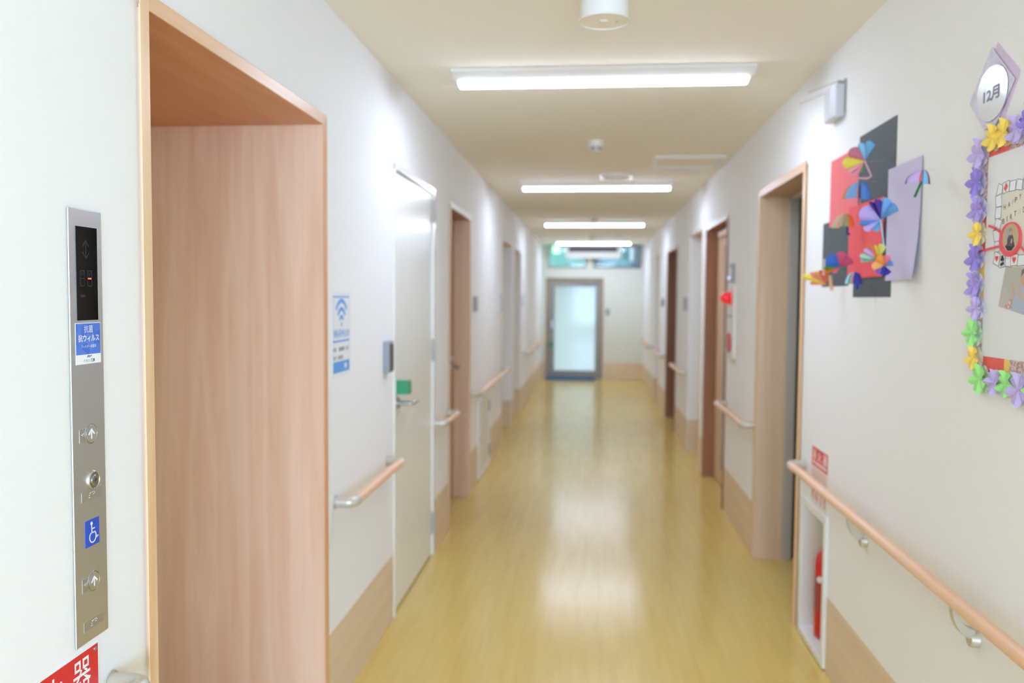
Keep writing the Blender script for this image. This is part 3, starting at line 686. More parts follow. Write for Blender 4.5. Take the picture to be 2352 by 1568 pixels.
# intercom beside the ivory door
ic = thing('card_reader', FL(3.49, 1.14, 0), 'grey card reader box with dark side on the wall beside ivory door', 'card reader')
MB(FL).prism([(3.466, 1.124), (3.548, 1.124), (3.548, 1.258), (3.466, 1.258)], 0, .026).build('body', M_grey, ic, .004)
MB(FL).box(3.476, 3.540, 1.130, 1.246, .026, .029).build('reader_face', M_greydk, ic, .001)

# switches and nameplates
plate('light_switch', FL, 6.28, 1.398, .20, .115, 'wide grey switch plate right of the brown door on left wall', 'switch', M_sign_grey, M_grey)
def notice(name, fr, u, v, wd, ht, label):
    r_ = thing(name, fr(u, v, 0), label, 'notice')
    MB(fr).box(u-wd/2, u+wd/2, v-ht/2, v+ht/2, 0, .012).build('holder', M_plastic, r_, .001)
    MB(fr).box(u-wd/2+.008, u+wd/2-.008, v-ht/2+.008, v+ht/2-.008, .012, .0135).build('card', M_sign_blue, r_)
notice('room_notice', FL, 8.02, 1.40, .24, .19, 'pale blue room notice just before the first white passage on left')
notice('room_notice', FL, 10.72, 1.41, .22, .17, 'pale blue room notice beyond the second white passage on left')
plate('nameplate', FR, -8.37, 1.40, .26, .13, 'blue-grey nameplate between the white passage and dark brown door', 'nameplate', M_grey, M_sign_grey)
plate('nameplate', FR, -10.95, 1.40, .40, .11, 'grey nameplate pair on the right wall past the dark brown door', 'nameplate', M_sign_grey, M_greydk)
sw = plate('door_switch', FR, -5.64, 1.62, .14, .12, 'small grey call unit with glowing lamp above the fire alarm panel', 'switch', M_sign_grey, M_plastic, th=.014)
MB().lathe(FR(-5.69, 1.59, .014), (-1, 0, 0), [(.012, 0), (.012, .004), (.006, .009)], 16).build('pilot_lamp', mat('pilot_lamp', (190, 215, 255), .4, emit=1.5), sw, smooth=40)
# low hatch on the left wall
hh = thing('wall_hatch', FL(6.84, .02, 0), 'low ivory access hatch under the long handrail on left wall', 'access hatch')
s = MB(FL)
for q in ((6.48, 6.51, .012, .64), (7.17, 7.20, .012, .64), (6.51, 7.17, .61, .64), (6.51, 7.17, .012, .04)): s.box(*q, .0, .012)
s.build('hatch_frame', M_white, hh, .001)
MB(FL).box(6.513, 7.167, .043, .607, .0, .006).build('hatch_panel', M_plastic, hh, .001)
for z in (.52, .14): MB(FL).box(7.13, 7.165, z-.045, z+.045, .006, .016).build('hinge', M_sign_grey, hh, .001)
MB(FL).box(6.53, 6.56, .30, .34, .006, .012).build('latch', M_sign_grey, hh, .001)

# fire alarm panel, right wall
fa = thing('fire_alarm_panel', FR(-5.61, 1.05, 0), 'tall ivory fire alarm panel with red lamp and red push button', 'fire alarm')
n = 10; u0, u1, z0, z1, rr_ = -5.735, -5.465, 1.05, 1.535, .05
pts = [(u0+rr_-rr_*math.cos(math.pi/2*k/n), z0+rr_-rr_*math.sin(math.pi/2*k/n)) for k in range(n+1)]+[(u1-rr_+rr_*math.sin(math.pi/2*k/n), z0+rr_-rr_*math.cos(math.pi/2*k/n)) for k in range(n+1)]
pts += [(u1, z1), (u0, z1)]
MB(FR).prism(pts, 0, .022).build('casing', M_plastic, fa, .004)
MB().lathe(FR(-5.585, 1.455, .022), (-1, 0, 0), [(.046, 0), (.046, .010), (.036, .018), (.035, .030), (.030, .050), (.018, .062), (.006, .066)], 32).build('red_lamp', M_lamp_red, fa, smooth=50)
b_ = MB().lathe(FR(-5.60, 1.165, .022), (-1, 0, 0), [(.064, 0), (.064, .010), (.055, .014), (.030, .010)], 40).build('push_button', M_ext_red, fa, smooth=40)
MB(FR).box(-5.68, -5.52, 1.33, 1.345, .022, .0235).build('speaker_slot', M_sign_grey, fa)

# magnetic rod box, right wall
rb = thing('door_sensor', FR(-3.32, 2.12, 0), 'grey-white wall sensor box with two thin rods above the paper collage', 'sensor')
m = MB(Frame((0, 0, 0), (1, 0, 0), (0, 1, 0), (0, 0, 1)))
m.prism([(XR-.002, 3.243), (XR-.034, 3.250), (XR-.042, 3.300), (XR-.038, 3.392), (XR-.002, 3.400)], 2.128, 2.248); m.build('housing', mat('sensor_box_grey', (205, 208, 212), .4), rb, .003)
MB(FR).box(-3.405, -3.236, 2.138, 2.262, 0, .006).build('back_plate', M_sign_grey, rb, .001)
MB().lathe((XR-.018, 3.262, 2.248), (0, 0, 1), [(.008, 0), (.008, .010), (.005, .014)], 16).build('pivot', M_sign_grey, rb, smooth=40)
MB().tube([(XR-.030, 3.255, 2.256), (XR-.050, 3.59, 2.296)], .0022, 8).build('rod', M_sign_grey, rb, smooth=40)
MB().tube([(XR-.038, 3.390, 2.244), (XR-.050, 3.74, 2.284)], .0022, 8).build('rod', M_sign_grey, rb, smooth=40)

# ---------------------------------------------------------------- extinguisher cabinet and extinguisher
cb = thing('extinguisher_cabinet', FR(-3.5, .03, 0), 'white recessed cabinet low in the right wall holding the extinguisher', 'cabinet')
a, b_, c, d_ = -CAB[1], -CAB[0], CAB[2], CAB[3]
s = MB(FR); f = .028
for q in ((a-f, a+.002, c-f, d_+f), (b_-.002, b_+f, c-f, d_+f), (a, b_, d_-.002, d_+f), (a, b_, c-f+.001, c+.002)): s.box(*q, 0, .014)
s.build('face_frame', M_white, cb, .002)
s = MB(FR); t = .004
s.box(a+.001, a+t, c, d_, -.20, 0); s.box(b_-t, b_-.001, c, d_, -.20, 0); s.box(a+t, b_-t, d_-t, d_-.001, -.20, 0); s.box(a+t, b_-t, c+.001, c+t, -.20, 0); s.box(a+.001, b_-.001, c, d_, -.204, -.20)
s.build('liner', M_white, cb)
ex = thing('fire_extinguisher', (.998, 3.548, .04), 'red fire extinguisher standing inside the white wall cabinet', 'fire extinguisher')
ox, oy, oz = .998, 3.548, .040
MB().lathe((ox, oy, oz), (0, 0, 1), [(.030, 0), (.049, .004), (.052, .015), (.052, .315), (.046, .345), (.026, .368), (.016, .372), (.016, .385)], 36).build('cylinder', M_ext_red, ex, smooth=40)
MB().lathe((ox, oy, oz+.385), (0, 0, 1), [(.018, 0), (.018, .02), (.012, .03)], 20).build('valve', M_steel_edge, ex, smooth=40)
MB().tube([(ox, oy+.01, oz+.41), (ox+.03, oy-.06, oz+.425), (ox+.05, oy-.10, oz+.42)], .006, 10).build('lever', M_ext_red, ex, smooth=40)
MB().tube([(ox+.01, oy-.01, oz+.395), (ox+.04, oy-.03, oz+.385), (ox+.056, oy-.03, oz+.30), (ox+.056, oy-.03, oz+.08)], .008, 10).build('hose', M_gap, ex, smooth=40)
P = []; m = MB()
for k in range(9):
    an = R(120+k*22)
    P.append((ox+.0526*math.cos(an), oy+.0526*math.sin(an)))
for k in range(8):
    m.quad([Vector((*P[k], oz+.11)), Vector((*P[k+1], oz+.11)), Vector((*P[k+1], oz+.26)), Vector((*P[k], oz+.26))])
m.build('instruction_label', mat('extinguisher_label', (95, 85, 72), .5), ex)
MB().lathe((ox-.037, oy-.037, oz+.255), (-.7, -.7, 0), [(.013, 0), (.013, .012), (.006, .014)], 16).build('gauge', M_paper, ex, smooth=40)
# sign over the cabinet
sg = thing('extinguisher_sticker', FR(-3.46, .70, 0), 'red and white fire extinguisher sticker behind the near right handrail', 'sign')
u0, u1 = -3.578, -3.342
MB(FR).box(u0, u1, .60, .842, 0, .001).build('sheet', mat('pale_sticker', (232, 226, 220), .5), sg)
MB(FR).box(u0+.001, u1-.001, .763, .841, .001, .0014).build('red_field', M_red, sg)
for ch, u in (('消', -3.540), ('火', -3.460), ('器', -3.380)): text('lettering', ch, FR, u, .812, .060, .044, .0018, M_white_ink, sg, bold=.01)
s = MB(FR); s.box(u0+.012, u0+.05, .772, .784, .0014, .0018); s.box(u0+.062, u1-.012, .772, .784, .0014, .0018); s.build('white_caption', mat('pale_pink_ink', (240, 205, 205), .5), sg)
s = MB(FR)
for r_ in range(4):
    for k in range(9): s.box(u0+.014+k*.024, u0+.014+k*.024+.015, .746-r_*.011, .751-r_*.011, .001, .0013)
s.build('fine_print', M_pink, sg)
for gl_ in ((((-3.545, .668), (-3.565, .628)), ((-3.545, .662), (-3.518, .628))), (((-3.490, .665), (-3.490, .622)), ((-3.498, .650), (-3.474, .634))),
            (((-3.425, .668), (-3.425, .622)),), (((-3.385, .665), (-3.372, .622)), ((-3.372, .660), (-3.378, .628)))):
    s = MB(FR)
    for k_, st_ in enumerate(gl_): s.stroke(st_, .0085 if len(gl_) == 1 else .0065, .001, .0014+.0001*k_)
    s.build('large_lettering', M_redink, sg)

# ---------------------------------------------------------------- paper collage on the right wall
def sheet(name, y0, y1, z0, z1, w0, rgb, label, curl=0.0, skew=0.0):
    m = MB(FR); n = 8
    g_ = [[FR(-y1+(y1-y0)*i/n+skew*(j/n-.5), z0+(z1-z0)*j/n, w0+.0012+curl*((1-j/n)**3)*(i/n)**2) for i in range(n+1)] for j in range(n+1)]
    P = [p for r_ in g_ for p in r_]+[p-FR.n*.0006 for r_ in g_ for p in r_]
    K = (n+1)**2; F = []
    for j in range(n):
        for i in range(n):
            q = j*(n+1)+i; F += [(q, q+1, q+n+2, q+n+1), (K+q, K+q+n+1, K+q+n+2, K+q+1)]
    for i in range(n):
        F += [(i, K+i, K+i+1, i+1), (n*(n+1)+i, n*(n+1)+i+1, K+n*(n+1)+i+1, K+n*(n+1)+i), (i*(n+1), (i+1)*(n+1), K+(i+1)*(n+1), K+i*(n+1)), (i*(n+1)+n, K+i*(n+1)+n, K+(i+1)*(n+1)+n, (i+1)*(n+1)+n)]
    m.add(P, F); o = m.build(name, mat('paper_'+label.split()[0], rgb, .7, spec=.3), None, smooth=40)
    tag(o, label, 'paper sheet', 'coloured paper sheets of the umbrella collage'); return recenter(o)
BLK, RED1, RED2, LIL = (84, 92, 95), (232, 118, 122), (236, 92, 98), (208, 200, 230)
sheet('paper_sheet', 2.700, 3.060, 1.738, 2.015, .0, BLK, 'dark grey paper sheet, topmost in the umbrella collage')
sheet('paper_sheet', 2.713, 3.090, 1.457, 1.740, .0, BLK, 'dark grey paper sheet at the bottom of the collage beside lilac sheet')
sheet('paper_sheet', 3.147, 3.497, 1.499, 1.751, .0, BLK, 'dark grey paper sheet at lower left of the collage')
sheet('paper_sheet', 3.058, 3.403, 1.728, 1.984, .002, RED1, 'pinkish red paper sheet at upper left of the collage')
sheet('paper_sheet', 2.783, 3.147, 1.523, 1.778, .004, RED2, 'bright red paper sheet in the middle of the collage')
sheet('paper_sheet', 2.485, 2.755, 1.508, 1.856, .003, LIL, 'pale lilac paper sheet at the right of the collage', curl=.02)

PC = {}
def pm(rgb):
    if rgb not in PC: PC[rgb] = mat('origami_%d_%d_%d' % rgb, rgb, .7, spec=.25)
    return PC[rgb]
def umbrella(c, petals, stem, label, face=(.80, -.60), fold=.25):
    """paper umbrella: petals = (a0, a1, radius, colour) in degrees, fanned in a plane that stands off the wall;
    stem = list of (h, z) points and a colour"""
    c = Vector(c); hx = Vector((face[0], face[1], 0)).normalized(); nz = Vector((-hx.y, hx.x, 0))
    if nz.y > 0: nz = -nz
    r_ = thing('paper_umbrella', c, label, 'paper umbrella', 'folded paper umbrellas on the collage')
    P3 = lambda h, z, d=0: c+hx*h+Vector((0, 0, z))+nz*d
    for pt in petals:
        if pt[0] != 'D': continue                # a panel of a domed canopy: meridian slice t0..t1
        _, t0, t1, W_, Hh, rgb = pt; m = MB(); n, q = 8, 3; Q = []
        for i in range(n+1):
            ph = math.pi/2*i/n
            for j in range(q+1):
                t = t0+(t1-t0)*j/q
                Q.append(P3(W_*t*math.sin(ph), -Hh*(1-math.cos(ph)), .55*max(W_, .03)*math.sqrt(max(0, 1-t*t))*math.sin(ph)-.004*(j in (0, q))*math.sin(ph)))
        T = len(Q); Q += [p-nz*.0007 for p in Q]; F = []
        for i in range(n):
            for j in range(q):
                k = i*(q+1)+j; F += [(k, k+1, k+q+2, k+q+1), (T+k, T+k+q+1, T+k+q+2, T+k+1)]
        for j in range(q): k = n*(q+1)+j; F.append((k, k+1, T+k+1, T+k))
        for i in range(n):
            for k in (i*(q+1), i*(q+1)+q): F.append((k, k+q+1, T+k+q+1, T+k))
        m.add(Q, F); m.build('canopy_panel', pm(rgb), r_, smooth=60)
    for a0, a1, rad, rgb in [p for p in petals if p[0] != 'D']:
        n = 8; m = MB(); Q = [P3(0, 0, 0)]; T = [P3(0, 0, -.0008)]
        for k in range(n+1):
            t = k/n; a = R(a0+(a1-a0)*t); rr = rad*(1-.10*(2*t-1)**2); d = fold*rad*math.sin(math.pi*t)
            Q.append(P3(rr*math.cos(a), rr*math.sin(a), d)); T.append(Q[-1]-nz*.0008)
            # mid ring gives the petal its cup
        F = [(0, k, k+1) for k in range(1, n+1)]+[(n+2, n+2+k+1, n+2+k) for k in range(1, n+1)]
        F += [(k, n+2+k, n+3+k, k+1) for k in range(1, n+1)]+[(0, n+2, n+3, 1), (0, n+1, 2*n+3, n+2)]
        m.add(Q+T, F); m.build('petal', pm(rgb), r_, smooth=60)
    if stem:
        pts, rgb, rd = stem
        MB().tube([P3(h, z, .004) for h, z in pts], rd, 10).build('stem', pm(rgb), r_, smooth=50)
    # short tab that glues the umbrella to the wall
    MB().tube([c, Vector((XR-.007, c.y, c.z))], .00015, 6).build('mount', pm((205, 200, 195)), r_)
    return r_
umbrella((.865, 2.79, 1.889), [(58, 90, .062, (120, 180, 225)), (90, 118, .058, (150, 200, 235)), (118, 160, .060, (205, 120, 140)), (160, 200, .066, (235, 218, 90)), (200, 222, .056, (238, 170, 175)), (222, 246, .054, (235, 150, 170)), (246, 262, .040, (110, 150, 80))],
         ([(0, 0), (.022, -.050), (.010, -.056), (-.022, -.052)], (225, 170, 185), .003), 'paper umbrella with blue heart top and yellow fan, highest in collage')
umbrella((.870, 2.84, 1.832), [('D', -1, -.94, .062, .056, (238, 170, 175)), ('D', -.94, -.74, .062, .056, (245, 135, 60)), ('D', -.74, -.03, .062, .056, (125, 170, 215)), ('D', -.03, .1, .028, .056, (130, 65, 95)), ('D', .1, 1, .030, .060, (95, 145, 220))],
         ([(0, -.005), (-.002, -.110), (-.010, -.116), (-.012, -.108)], (215, 130, 150), .0028), 'domed orange and blue paper umbrella just below the heart-topped one')
umbrella((.880, 3.03, 1.747), [('D', -1, -.6, .048, .050, (170, 200, 145)), ('D', -.6, -.3, .048, .047, (240, 165, 165)), ('D', -.3, .0, .048, .046, (172, 195, 150)), ('D', 0, .45, .028, .046, (172, 195, 150)), ('D', .45, 1, .028, .048, (242, 135, 75)), (222, 234, .060, (205, 225, 242)), (236, 246, .058, (238, 210, 120))],
         ([(.008, -.042), (.008, -.070), (.016, -.072)], (45, 60, 150), .004), 'small green and pink paper umbrella on the left red sheet edge')
umbrella((.836, 2.538, 1.680), [(25, 60, .060, (110, 160, 220)), (60, 90, .064, (120, 175, 235)), (90, 112, .060, (85, 65, 160)), (112, 125, .060, (80, 50, 140)), (125, 182, .062, (185, 165, 225)), (182, 196, .060, (90, 150, 215)), (196, 225, .052, (190, 170, 225)), (225, 262, .036, (100, 165, 215))],
         ([(0, 0), (.012, -.075), (.016, -.078)], (150, 205, 225), .0022), 'largest purple and blue paper umbrella, overlapping lilac sheet')
umbrella((.885, 2.362, 1.797), [('D', -1, -.93, .046, .034, (90, 100, 185)), ('D', -.93, -.1, .046, .033, (205, 175, 235)), ('D', -.1, 0, .046, .036, (225, 95, 100)), ('D', 0, .9, .016, .040, (130, 190, 225)), ('D', .9, 1, .016, .040, (170, 60, 90))],
         ([(-.003, -.030), (-.016, -.062), (-.020, -.072)], (30, 120, 60), .0035), 'violet paper umbrella with green handle on the lilac sheet')
umbrella((.872, 3.05, 1.562), [(175, 190, .056, (90, 170, 80)), (110, 175, .056, (70, 120, 215)), (62, 110, .054, (215, 100, 140)), (15, 62, .050, (205, 95, 145)), (190, 205, .058, (235, 130, 50)), (205, 235, .030, (230, 120, 160)), (300, 330, .02, (60, 140, 90))],
         ([(-.055, .030), (-.058, -.028)], (215, 195, 180), .004), 'blue and magenta paper umbrella on the lower left dark sheet')
umbrella((.872, 2.66, 1.569), [(60, 92, .050, (225, 225, 110)), (92, 108, .046, (240, 200, 100)), (128, 152, .052, (215, 175, 220)), (152, 176, .054, (180, 215, 190)), (176, 188, .050, (150, 205, 210))],
         ([(-.002, 0), (-.014, .036), (-.024, .048), (-.028, .040)], (225, 140, 60), .003), 'lilac and yellow paper umbrella above the purple round one')
umbrella((.872, 2.60, 1.548), [(100, 150, .036, (240, 150, 70)), (150, 200, .036, (245, 180, 110)), (55, 100, .034, (235, 130, 150)), (200, 250, .030, (140, 90, 190)), (250, 320, .028, (70, 60, 160)), (0, 55, .026, (110, 150, 220))],
         ([(0, 0), (-.006, -.020), (.004, -.026)], (50, 60, 170), .005), 'round orange and purple paper umbrella by the lilac sheet corner')
umbrella((.876, 3.235, 1.502), [(148, 166, .092, (242, 226, 90)), (134, 148, .074, (244, 150, 150)), (122, 134, .066, (240, 220, 90)), (104, 122, .060, (242, 120, 122)), (82, 104, .052, (235, 130, 90)), (166, 180, .060, (244, 160, 150))],
         ([(.014, .036), (.022, -.020)], (238, 190, 150), .006), 'yellow and pink paper fan overhanging the lift door frame')
umbrella((.880, 2.91, 1.541), [('D', -1, -.55, .034, .040, (170, 212, 235)), ('D', -.55, -.32, .034, .040, (80, 190, 165)), ('D', -.32, -.08, .034, .040, (238, 165, 170)), ('D', -.08, .0, .034, .040, (185, 150, 215)), ('D', 0, 1, .024, .042, (66, 72, 170))],
         ([(.012, -.004), (.010, -.058)], (40, 60, 190), .0035), 'small teal and violet paper umbrella with blue handle at collage bottom')

# ---------------------------------------------------------------- birthday poster
ps = thing('birthday_poster', FR(-1.8, 1.28, 0), 'birthday poster with floral paper border at the right edge', 'poster')
YL, YR_ = 2.121, 1.47
M_floral = mat('floral_paper', (222, 200, 195), .6); N, L, b = nodes(M_floral)
vo = N.new('ShaderNodeTexVoronoi'); vo.inputs['Scale'].default_value = 170; L.new(coords(M_floral), vo.inputs['Vector'])
L.new(ramp(M_floral, noise(M_floral, coords(M_floral), 150, 3), [(.40, (218, 205, 200)), (.50, (222, 178, 172)), (.56, (160, 112, 108)), (.66, (224, 196, 190))]), b.inputs['Base Color'])
M_pred = mat('red_border_paper', (240, 102, 90), .6); M_pyel = mat('yellow_border_paper', (252, 208, 102), .6)
MB(FR).box(-YL, -YR_, 1.278, 1.808, 0, .0015).build('backing', M_paper, ps)
def strip(y0, y1, z0, z1, m): MB(FR).box(-y1, -y0, z0, z1, .0016, .0022).build('border_strip', m, ps)
strip(2.086, YL, 1.666, 1.783, M_floral); strip(2.088, YL, 1.5445, 1.666, M_pred); strip(2.084, YL, 1.429, 1.5445, M_pyel); strip(2.078, 2.116, 1.279, 1.429, M_floral)
strip(1.988, YL, 1.783, 1.808, M_pred); strip(1.60, 1.988, 1.783, 1.808, M_floral)
strip(1.977, 2.078, 1.279, 1.317, M_pred); strip(1.953, 1.977, 1.279, 1.317, M_pyel); strip(1.60, 1.953, 1.279, 1.317, M_floral)
MB(FR).box(-2.086, -1.505, 1.317, 1.783, .0022, .003).build('white_sheet', M_paper, ps)
M_cream = mat('cream_card', (226, 222, 205), .6); M_card = mat('playing_card_white', (236, 238, 242), .5); M_cardline = mat('card_outline', (70, 80, 88), .5); M_suit = mat('card_red', (240, 70, 75), .5)
MB(FR).box(-2.016, -1.62, 1.545, 1.692, .003, .0036).build('message_panel', M_cream, ps)
cards = [[(2.029, 1.715), (2.011, 1.709), (2.013, 1.691), (2.041, 1.688)], [(2.010, 1.713), (1.979, 1.716), (1.980, 1.692), (2.008, 1.689)], [(1.976, 1.713), (1.950, 1.713), (1.951, 1.690), (1.979, 1.691)], [(1.945, 1.714), (1.921, 1.709), (1.924, 1.687), (1.952, 1.692)],
         [(1.918, 1.712), (1.893, 1.712), (1.893, 1.688), (1.918, 1.688)], [(2.042, 1.687), (2.014, 1.690), (2.010, 1.662), (2.037, 1.662)], [(2.040, 1.662), (2.012, 1.661), (2.014, 1.636), (2.042, 1.634)], [(2.035, 1.637), (2.008, 1.630), (2.017, 1.609), (2.046, 1.610)],
         [(2.048, 1.609), (2.017, 1.609), (2.012, 1.584), (2.040, 1.583)], [(2.038, 1.584), (2.012, 1.583), (2.014, 1.560), (2.040, 1.558)], [(2.034, 1.561), (2.009, 1.554), (2.016, 1.526), (2.042, 1.534)], [(2.009, 1.547), (1.985, 1.549), (1.986, 1.525), (2.013, 1.522)],
         [(1.985, 1.548), (1.961, 1.547), (1.958, 1.522), (1.986, 1.526)], [(1.960, 1.549), (1.929, 1.550), (1.932, 1.525), (1.962, 1.525)], [(1.928, 1.547), (1.900, 1.547), (1.900, 1.524), (1.931, 1.523)]]
for k, q in enumerate(cards):
    wv = .0038+.0003*(k % 3)
    pts = [(-y, z) for y, z in q]
    o = MB(FR).prism(pts, .003, wv).build('playing_card', M_card, ps)
    MB(FR).stroke(pts+[pts[0]], .0011, wv, wv+.0002).build('card_outline', M_cardline, o)
    cy = sum(p[0] for p in pts)/4; cz = sum(p[1] for p in pts)/4
    if k == 1: MB(FR).prism([(cy, cz+.010), (cy+.009, cz+.001), (cy-.001, cz-.010), (cy-.010, cz-.002)], wv, wv+.0004).build('diamond', M_suit, o)
    if k in (10, 13):
        s = MB(FR); s.prism([(cy+.0082*math.sin(t)**3, cz+.0005+.00052*(13*math.cos(t)-5*math.cos(2*t)-2*math.cos(3*t)-math.cos(4*t))) for t in [2*math.pi*q_/28 for q_ in range(28)]], wv, wv+.0004); s.build('heart', M_suit, o)
    if k == 11:
        s = MB(FR)
        for q_, (a, c) in enumerate(((-.004, .005), (.004, .005), (0, .010), (-.004, -.006), (.004, -.004))): s.disc(cy+a, cz+c, .0044, wv, wv+.0004+.00004*q_, 14)
        s.build('club', M_gap, o)
M_let = mat('brown_pen', (110, 84, 72), .6); M_letp = mat('pale_blue_pen', (190, 205, 212), .6)
for ch, y, z, mm in (('H', 1.998, 1.658, M_let), ('A', 1.978, 1.662, M_let), ('P', 1.9615, 1.6655, M_letp), ('P', 1.948, 1.669, M_let), ('Y', 1.930, 1.674, M_let), ('B', 2.001, 1.627, M_let), ('I', 1.985, 1.631, M_let), ('R', 1.967, 1.6335, M_let), ('T', 1.949, 1.639, M_let), ('H', 1.931, 1.641, M_letp), ('D', 1.912, 1.644, M_let), ('A', 1.894, 1.646, M_let), ('Y', 1.876, 1.648, M_let)):
    text('lettering', ch, FR, -y, z, .0022 if ch == 'I' else .0095, .0118, .0038, mm, ps, bold=.01)
# ribbons and round photo
M_rib = mat('red_ribbon_paper', (238, 78, 92), .55)
s = MB(FR); s.stroke([(-2.063, 1.622), (-2.03, 1.613), (-2.000, 1.600)], .0058, .007, .0076); s.stroke([(-2.119, 1.564), (-2.0, 1.572)], .0052, .007, .0076); s.stroke([(-1.925, 1.572), (-1.895, 1.553)], .0056, .007, .0076); s.build('ribbon', M_rib, ps)
md = MB(FR).disc(-1.963, 1.5835, .038, .004, .0078, 40, 1.25).build('medallion', M_rib, ps)
fr_ph = Frame(FR(-1.957, 1.5870, .0079), FR.u, FR.v, FR.n)
ph = MB(fr_ph).disc(0, 0, .0305, 0, .0006, 36, 1.17).build('round_photo', mat('photo_tan', (196, 168, 128), .4), md)
MB(fr_ph).prism([(-.020, .002), (-.020, .020), (-.004, .022), (-.004, -.005)], .0006, .0008).build('background_shape', mat('photo_grey', (170, 165, 168), .4), ph)
MB(fr_ph).prism([(-.022, -.018), (-.006, -.010), (.016, -.010), (.020, -.020), (.006, -.029), (-.010, -.028)], .0006, .0009).build('chair_shape', M_gap, ph)
MB(fr_ph).prism([(-.014, -.018), (-.012, -.002), (-.005, .006), (.008, .006), (.014, -.002), (.015, -.020)], .0006, .0010).build('torso_shape', mat('photo_maroon', (84, 62, 72), .5), ph)
MB(fr_ph).disc(.002, .0105, .0062, .0010, .0012, 18, .9).build('face_shape', mat('photo_skin', (205, 165, 145), .5), ph)
MB(fr_ph).prism([(-.005, .011), (-.005, .018), (.002, .021), (.008, .018), (.008, .012), (.003, .0155)], .0012, .0014).build('hair_shape', mat('photo_grey_hair', (150, 148, 146), .5), ph)
MB(fr_ph).prism([(.003, -.012), (.006, -.003), (.010, -.004), (.009, -.013)], .0010, .0013).build('hand_shape', pm((215, 175, 155)), ph)
# lower photo
q = [(-2.011, 1.435), (-1.84, 1.409), (-1.815, 1.515), (-1.983, 1.524)]
p2 = MB(FR).prism(q, .003, .0036).build('photo_print', mat('photo_beige', (186, 184, 172), .35), ps)
MB(FR).prism([(-2.009, 1.436), (-1.999, 1.462), (-1.990, 1.482), (-1.972, 1.478), (-1.962, 1.462), (-1.968, 1.445), (-1.985, 1.432)], .0036, .0038).build('sleeve_shape', mat('photo_warm_grey', (196, 188, 182), .5), p2)
MB(FR).prism([(-1.985, 1.4315), (-1.962, 1.449), (-1.950, 1.452), (-1.944, 1.426)], .0036, .0039).build('floral_shape', M_floral, p2)
MB(FR).prism([(-1.949, 1.440), (-1.944, 1.426), (-1.86, 1.4135), (-1.86, 1.47), (-1.905, 1.482), (-1.925, 1.474), (-1.940, 1.455)], .0036, .0040).build('blue_top_shape', mat('photo_pale_blue', (178, 190, 208), .5), p2)
s = MB(FR); s.prism([(-1.946, 1.449), (-1.938, 1.460), (-1.948, 1.486), (-1.952, 1.488), (-1.950, 1.468), (-1.951, 1.458)], .0040, .0043); s.prism([(-1.926, 1.470), (-1.915, 1.452), (-1.905, 1.447), (-1.905, 1.462), (-1.918, 1.478), (-1.923, 1.480)], .0040, .0043); s.build('hands_shape', pm((212, 178, 158)), p2)
MB(FR).disc(-1.888, 1.496, .021, .0040, .0043, 24, 1.15).build('face_shape', pm((208, 165, 145)), p2)
MB(FR).prism([(-1.912, 1.500), (-1.910, 1.514), (-1.895, 1.518), (-1.870, 1.517), (-1.868, 1.508), (-1.900, 1.508)], .0043, .0045).build('hair_shape', pm((120, 118, 116)), p2)

# month badge
bd = thing('month_badge', FR(-2.08, 1.95, 0), 'lilac paper badge with a white oval month label above the poster', 'badge')
MB(FR).prism([(-2.065, 2.043), (-1.952, 1.950), (-1.957, 1.940), (-2.026, 1.853), (-2.075, 1.870), (-2.140, 1.935), (-2.085, 2.010)], .0, .002).build('back_paper', mat('mauve_paper', (218, 198, 222), .7), bd)
M_mar = mat('marbled_lilac_paper', (206, 202, 220), .6); N, L, b = nodes(M_mar)
L.new(ramp(M_mar, noise(M_mar, coords(M_mar), 60, 5, .7), [(.35, (200, 192, 212)), (.65, (220, 220, 236))]), b.inputs['Base Color'])
MB(FR).prism([(-2.086, 2.038), (-2.1945, 1.932), (-2.112, 1.852), (-2.055, 1.852), (-1.973, 1.937)], .0035, .0050).build('front_paper', M_mar, bd)
ov = []
for k in range(48):
    a = 2*math.pi*k/48; ov.append((-2.076+.0760*math.cos(a), 1.9295+.0640*math.sin(a)))
M_lam = mat('laminated_white', (226, 228, 232), .16, spec=.45, coat=.12); nodes(M_lam)[2].inputs['Coat Roughness'].default_value = .06
bump(M_lam, noise(M_lam, coords(M_lam), 14, 2), .35, .004)
MB(FR).prism([((x+2.076)*1.012-2.076, (y-1.9295)*1.012+1.9295) for x, y in ov], .0051, .0057).build('oval_rim', M_navy, bd)
MB(FR).prism(ov, .0057, .0064).build('oval_label', M_lam, bd)
text('lettering', '12月', FR, -2.0765, 1.9275, .080, .0330, .0067, M_inkdk, bd, bold=.045)

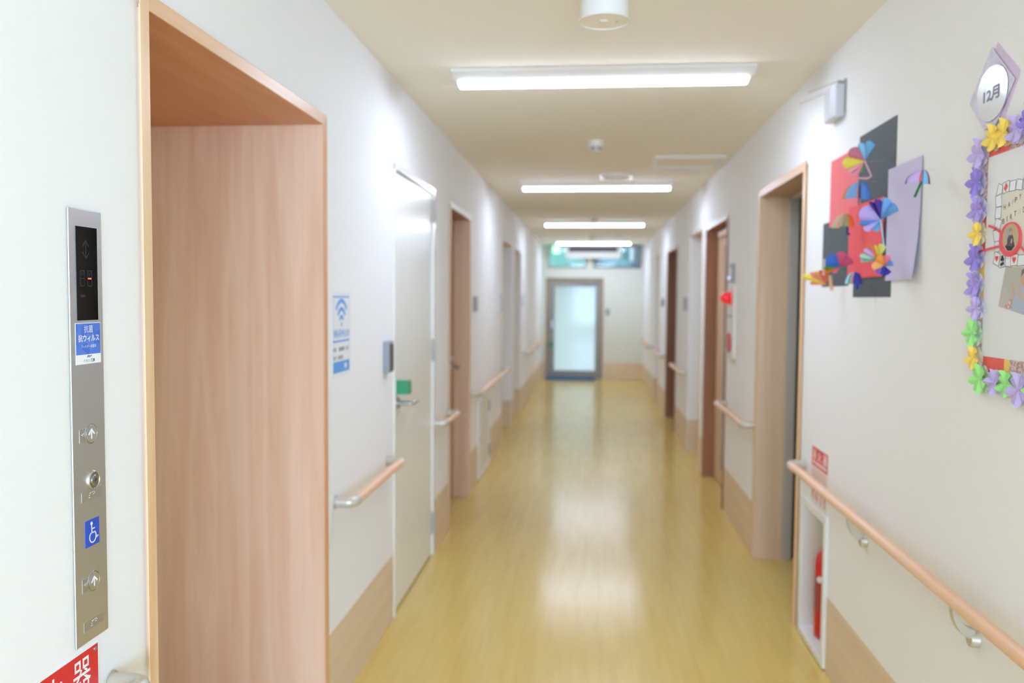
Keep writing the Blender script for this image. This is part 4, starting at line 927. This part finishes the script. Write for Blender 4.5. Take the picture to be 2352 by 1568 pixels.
# ---------------------------------------------------------------- origami flowers round the poster
def flower(y, z, rad, rgb, rot, label, w0=.012):
    """eight-lobed folded flower with a paler backing"""
    c = FR(-y, z, w0); r_ = thing('paper_flower', c, label, 'paper flower', 'folded paper flowers round the poster')
    for nm, sc, wv, col, ph_, lift in (('backing', .98, -.010, tuple(int(q*.14+236*.86) for q in rgb), rot+24, .005), ('petals', 1.0, .0, rgb, rot, .012)):
        m = MB(); n = 8; P = [FR(-y, z, w0+wv+.001)]; F = []
        for k in range(n):
            a = R(ph_+360*k/n); lobe = rad*sc*(1.0 if k % 2 == 0 else .93)
            for t, rr, ww in ((-.5, .82, .0), (-.38, .96, .35), (-.18, 1.02, .75), (0, 1.03, 1.0), (.18, 1.02, .70), (.38, .96, .30)):
                aa = a+R(360/n)*t; P.append(FR(-y+lobe*rr*math.cos(aa), z+lobe*rr*math.sin(aa), w0+wv+lift*(ww if k % 2 == 0 else ww*.35)))
        K = n*6
        # creased inner ring: valley at lobe borders, ridge along the lobe
        for k in range(K):
            j = (k+1) % K; F.append((0, 1+k, 1+j))
        Q = [p-FR.n*.0006 for p in P]; T = len(P)
        F += [(T, T+1+(k+1) % K, T+1+k) for k in range(K)]+[(1+k, T+1+k, T+1+(k+1) % K, 1+(k+1) % K) for k in range(K)]
        m.add(P+Q, F); m.build(nm, pm(col), r_)
    MB().tube([c, FR(-y, z, .002)], .002, 6).build('stalk', pm((230, 228, 222)), r_)
    return r_
LI, DE, MI, YE_, GR = (202, 186, 238), (158, 140, 226), (180, 160, 232), (253, 222, 108), (168, 238, 148)
for a in [
    (2.119, 1.798, .0370, LI, 12, 'lilac paper flower at the upper left corner of the poster'),
    (2.126, 1.731, .0350, DE, 0, 'deep violet paper flower, second down the left poster edge'),
    (2.115, 1.664, .0330, MI, 20, 'violet paper flower, third down the left poster edge'),
    (2.109, 1.607, .0290, YE_, 5, 'yellow paper flower beside the red ribbon, left poster edge'),
    (2.118, 1.550, .0340, DE, 15, 'deep violet paper flower just below the upper yellow one'),
    (2.118, 1.485, .0330, MI, 35, 'violet paper flower halfway down beside the yellow border strip'),
    (2.104, 1.430, .0290, LI, 8, 'small lilac paper flower above the upper green flower'),
    (2.118, 1.369, .0345, GR, 0, 'green paper flower on left edge, above the lower yellow one'),
    (2.106, 1.310, .0290, YE_, 18, 'yellow paper flower low on the left poster edge'),
    (2.072, 1.262, .0360, GR, 10, 'large green paper flower at the bottom left poster corner'),
    (1.998, 1.262, .0300, LI, 0, 'lilac paper flower between the two bottom green flowers'),
    (1.943, 1.263, .0310, GR, 22, 'green paper flower under the yellow strip of bottom border'),
    (1.890, 1.256, .0380, LI, 12, 'biggest lilac paper flower at bottom right of the picture'),
    (1.822, 1.262, .0330, GR, 5, 'green paper flower just beyond the bottom right picture edge'),
    (2.050, 1.822, .0325, YE_, 12, 'left yellow paper flower on the poster top edge'),
    (1.998, 1.824, .0325, YE_, 0, 'right yellow paper flower on the poster top edge'),
    (1.940, 1.820, .0330, LI, 24, 'lilac paper flower right of the top yellow pair'),
    (1.886, 1.830, .0350, DE, 6, 'deep violet paper flower at the right picture edge, top of poster')]:
    flower(*a)
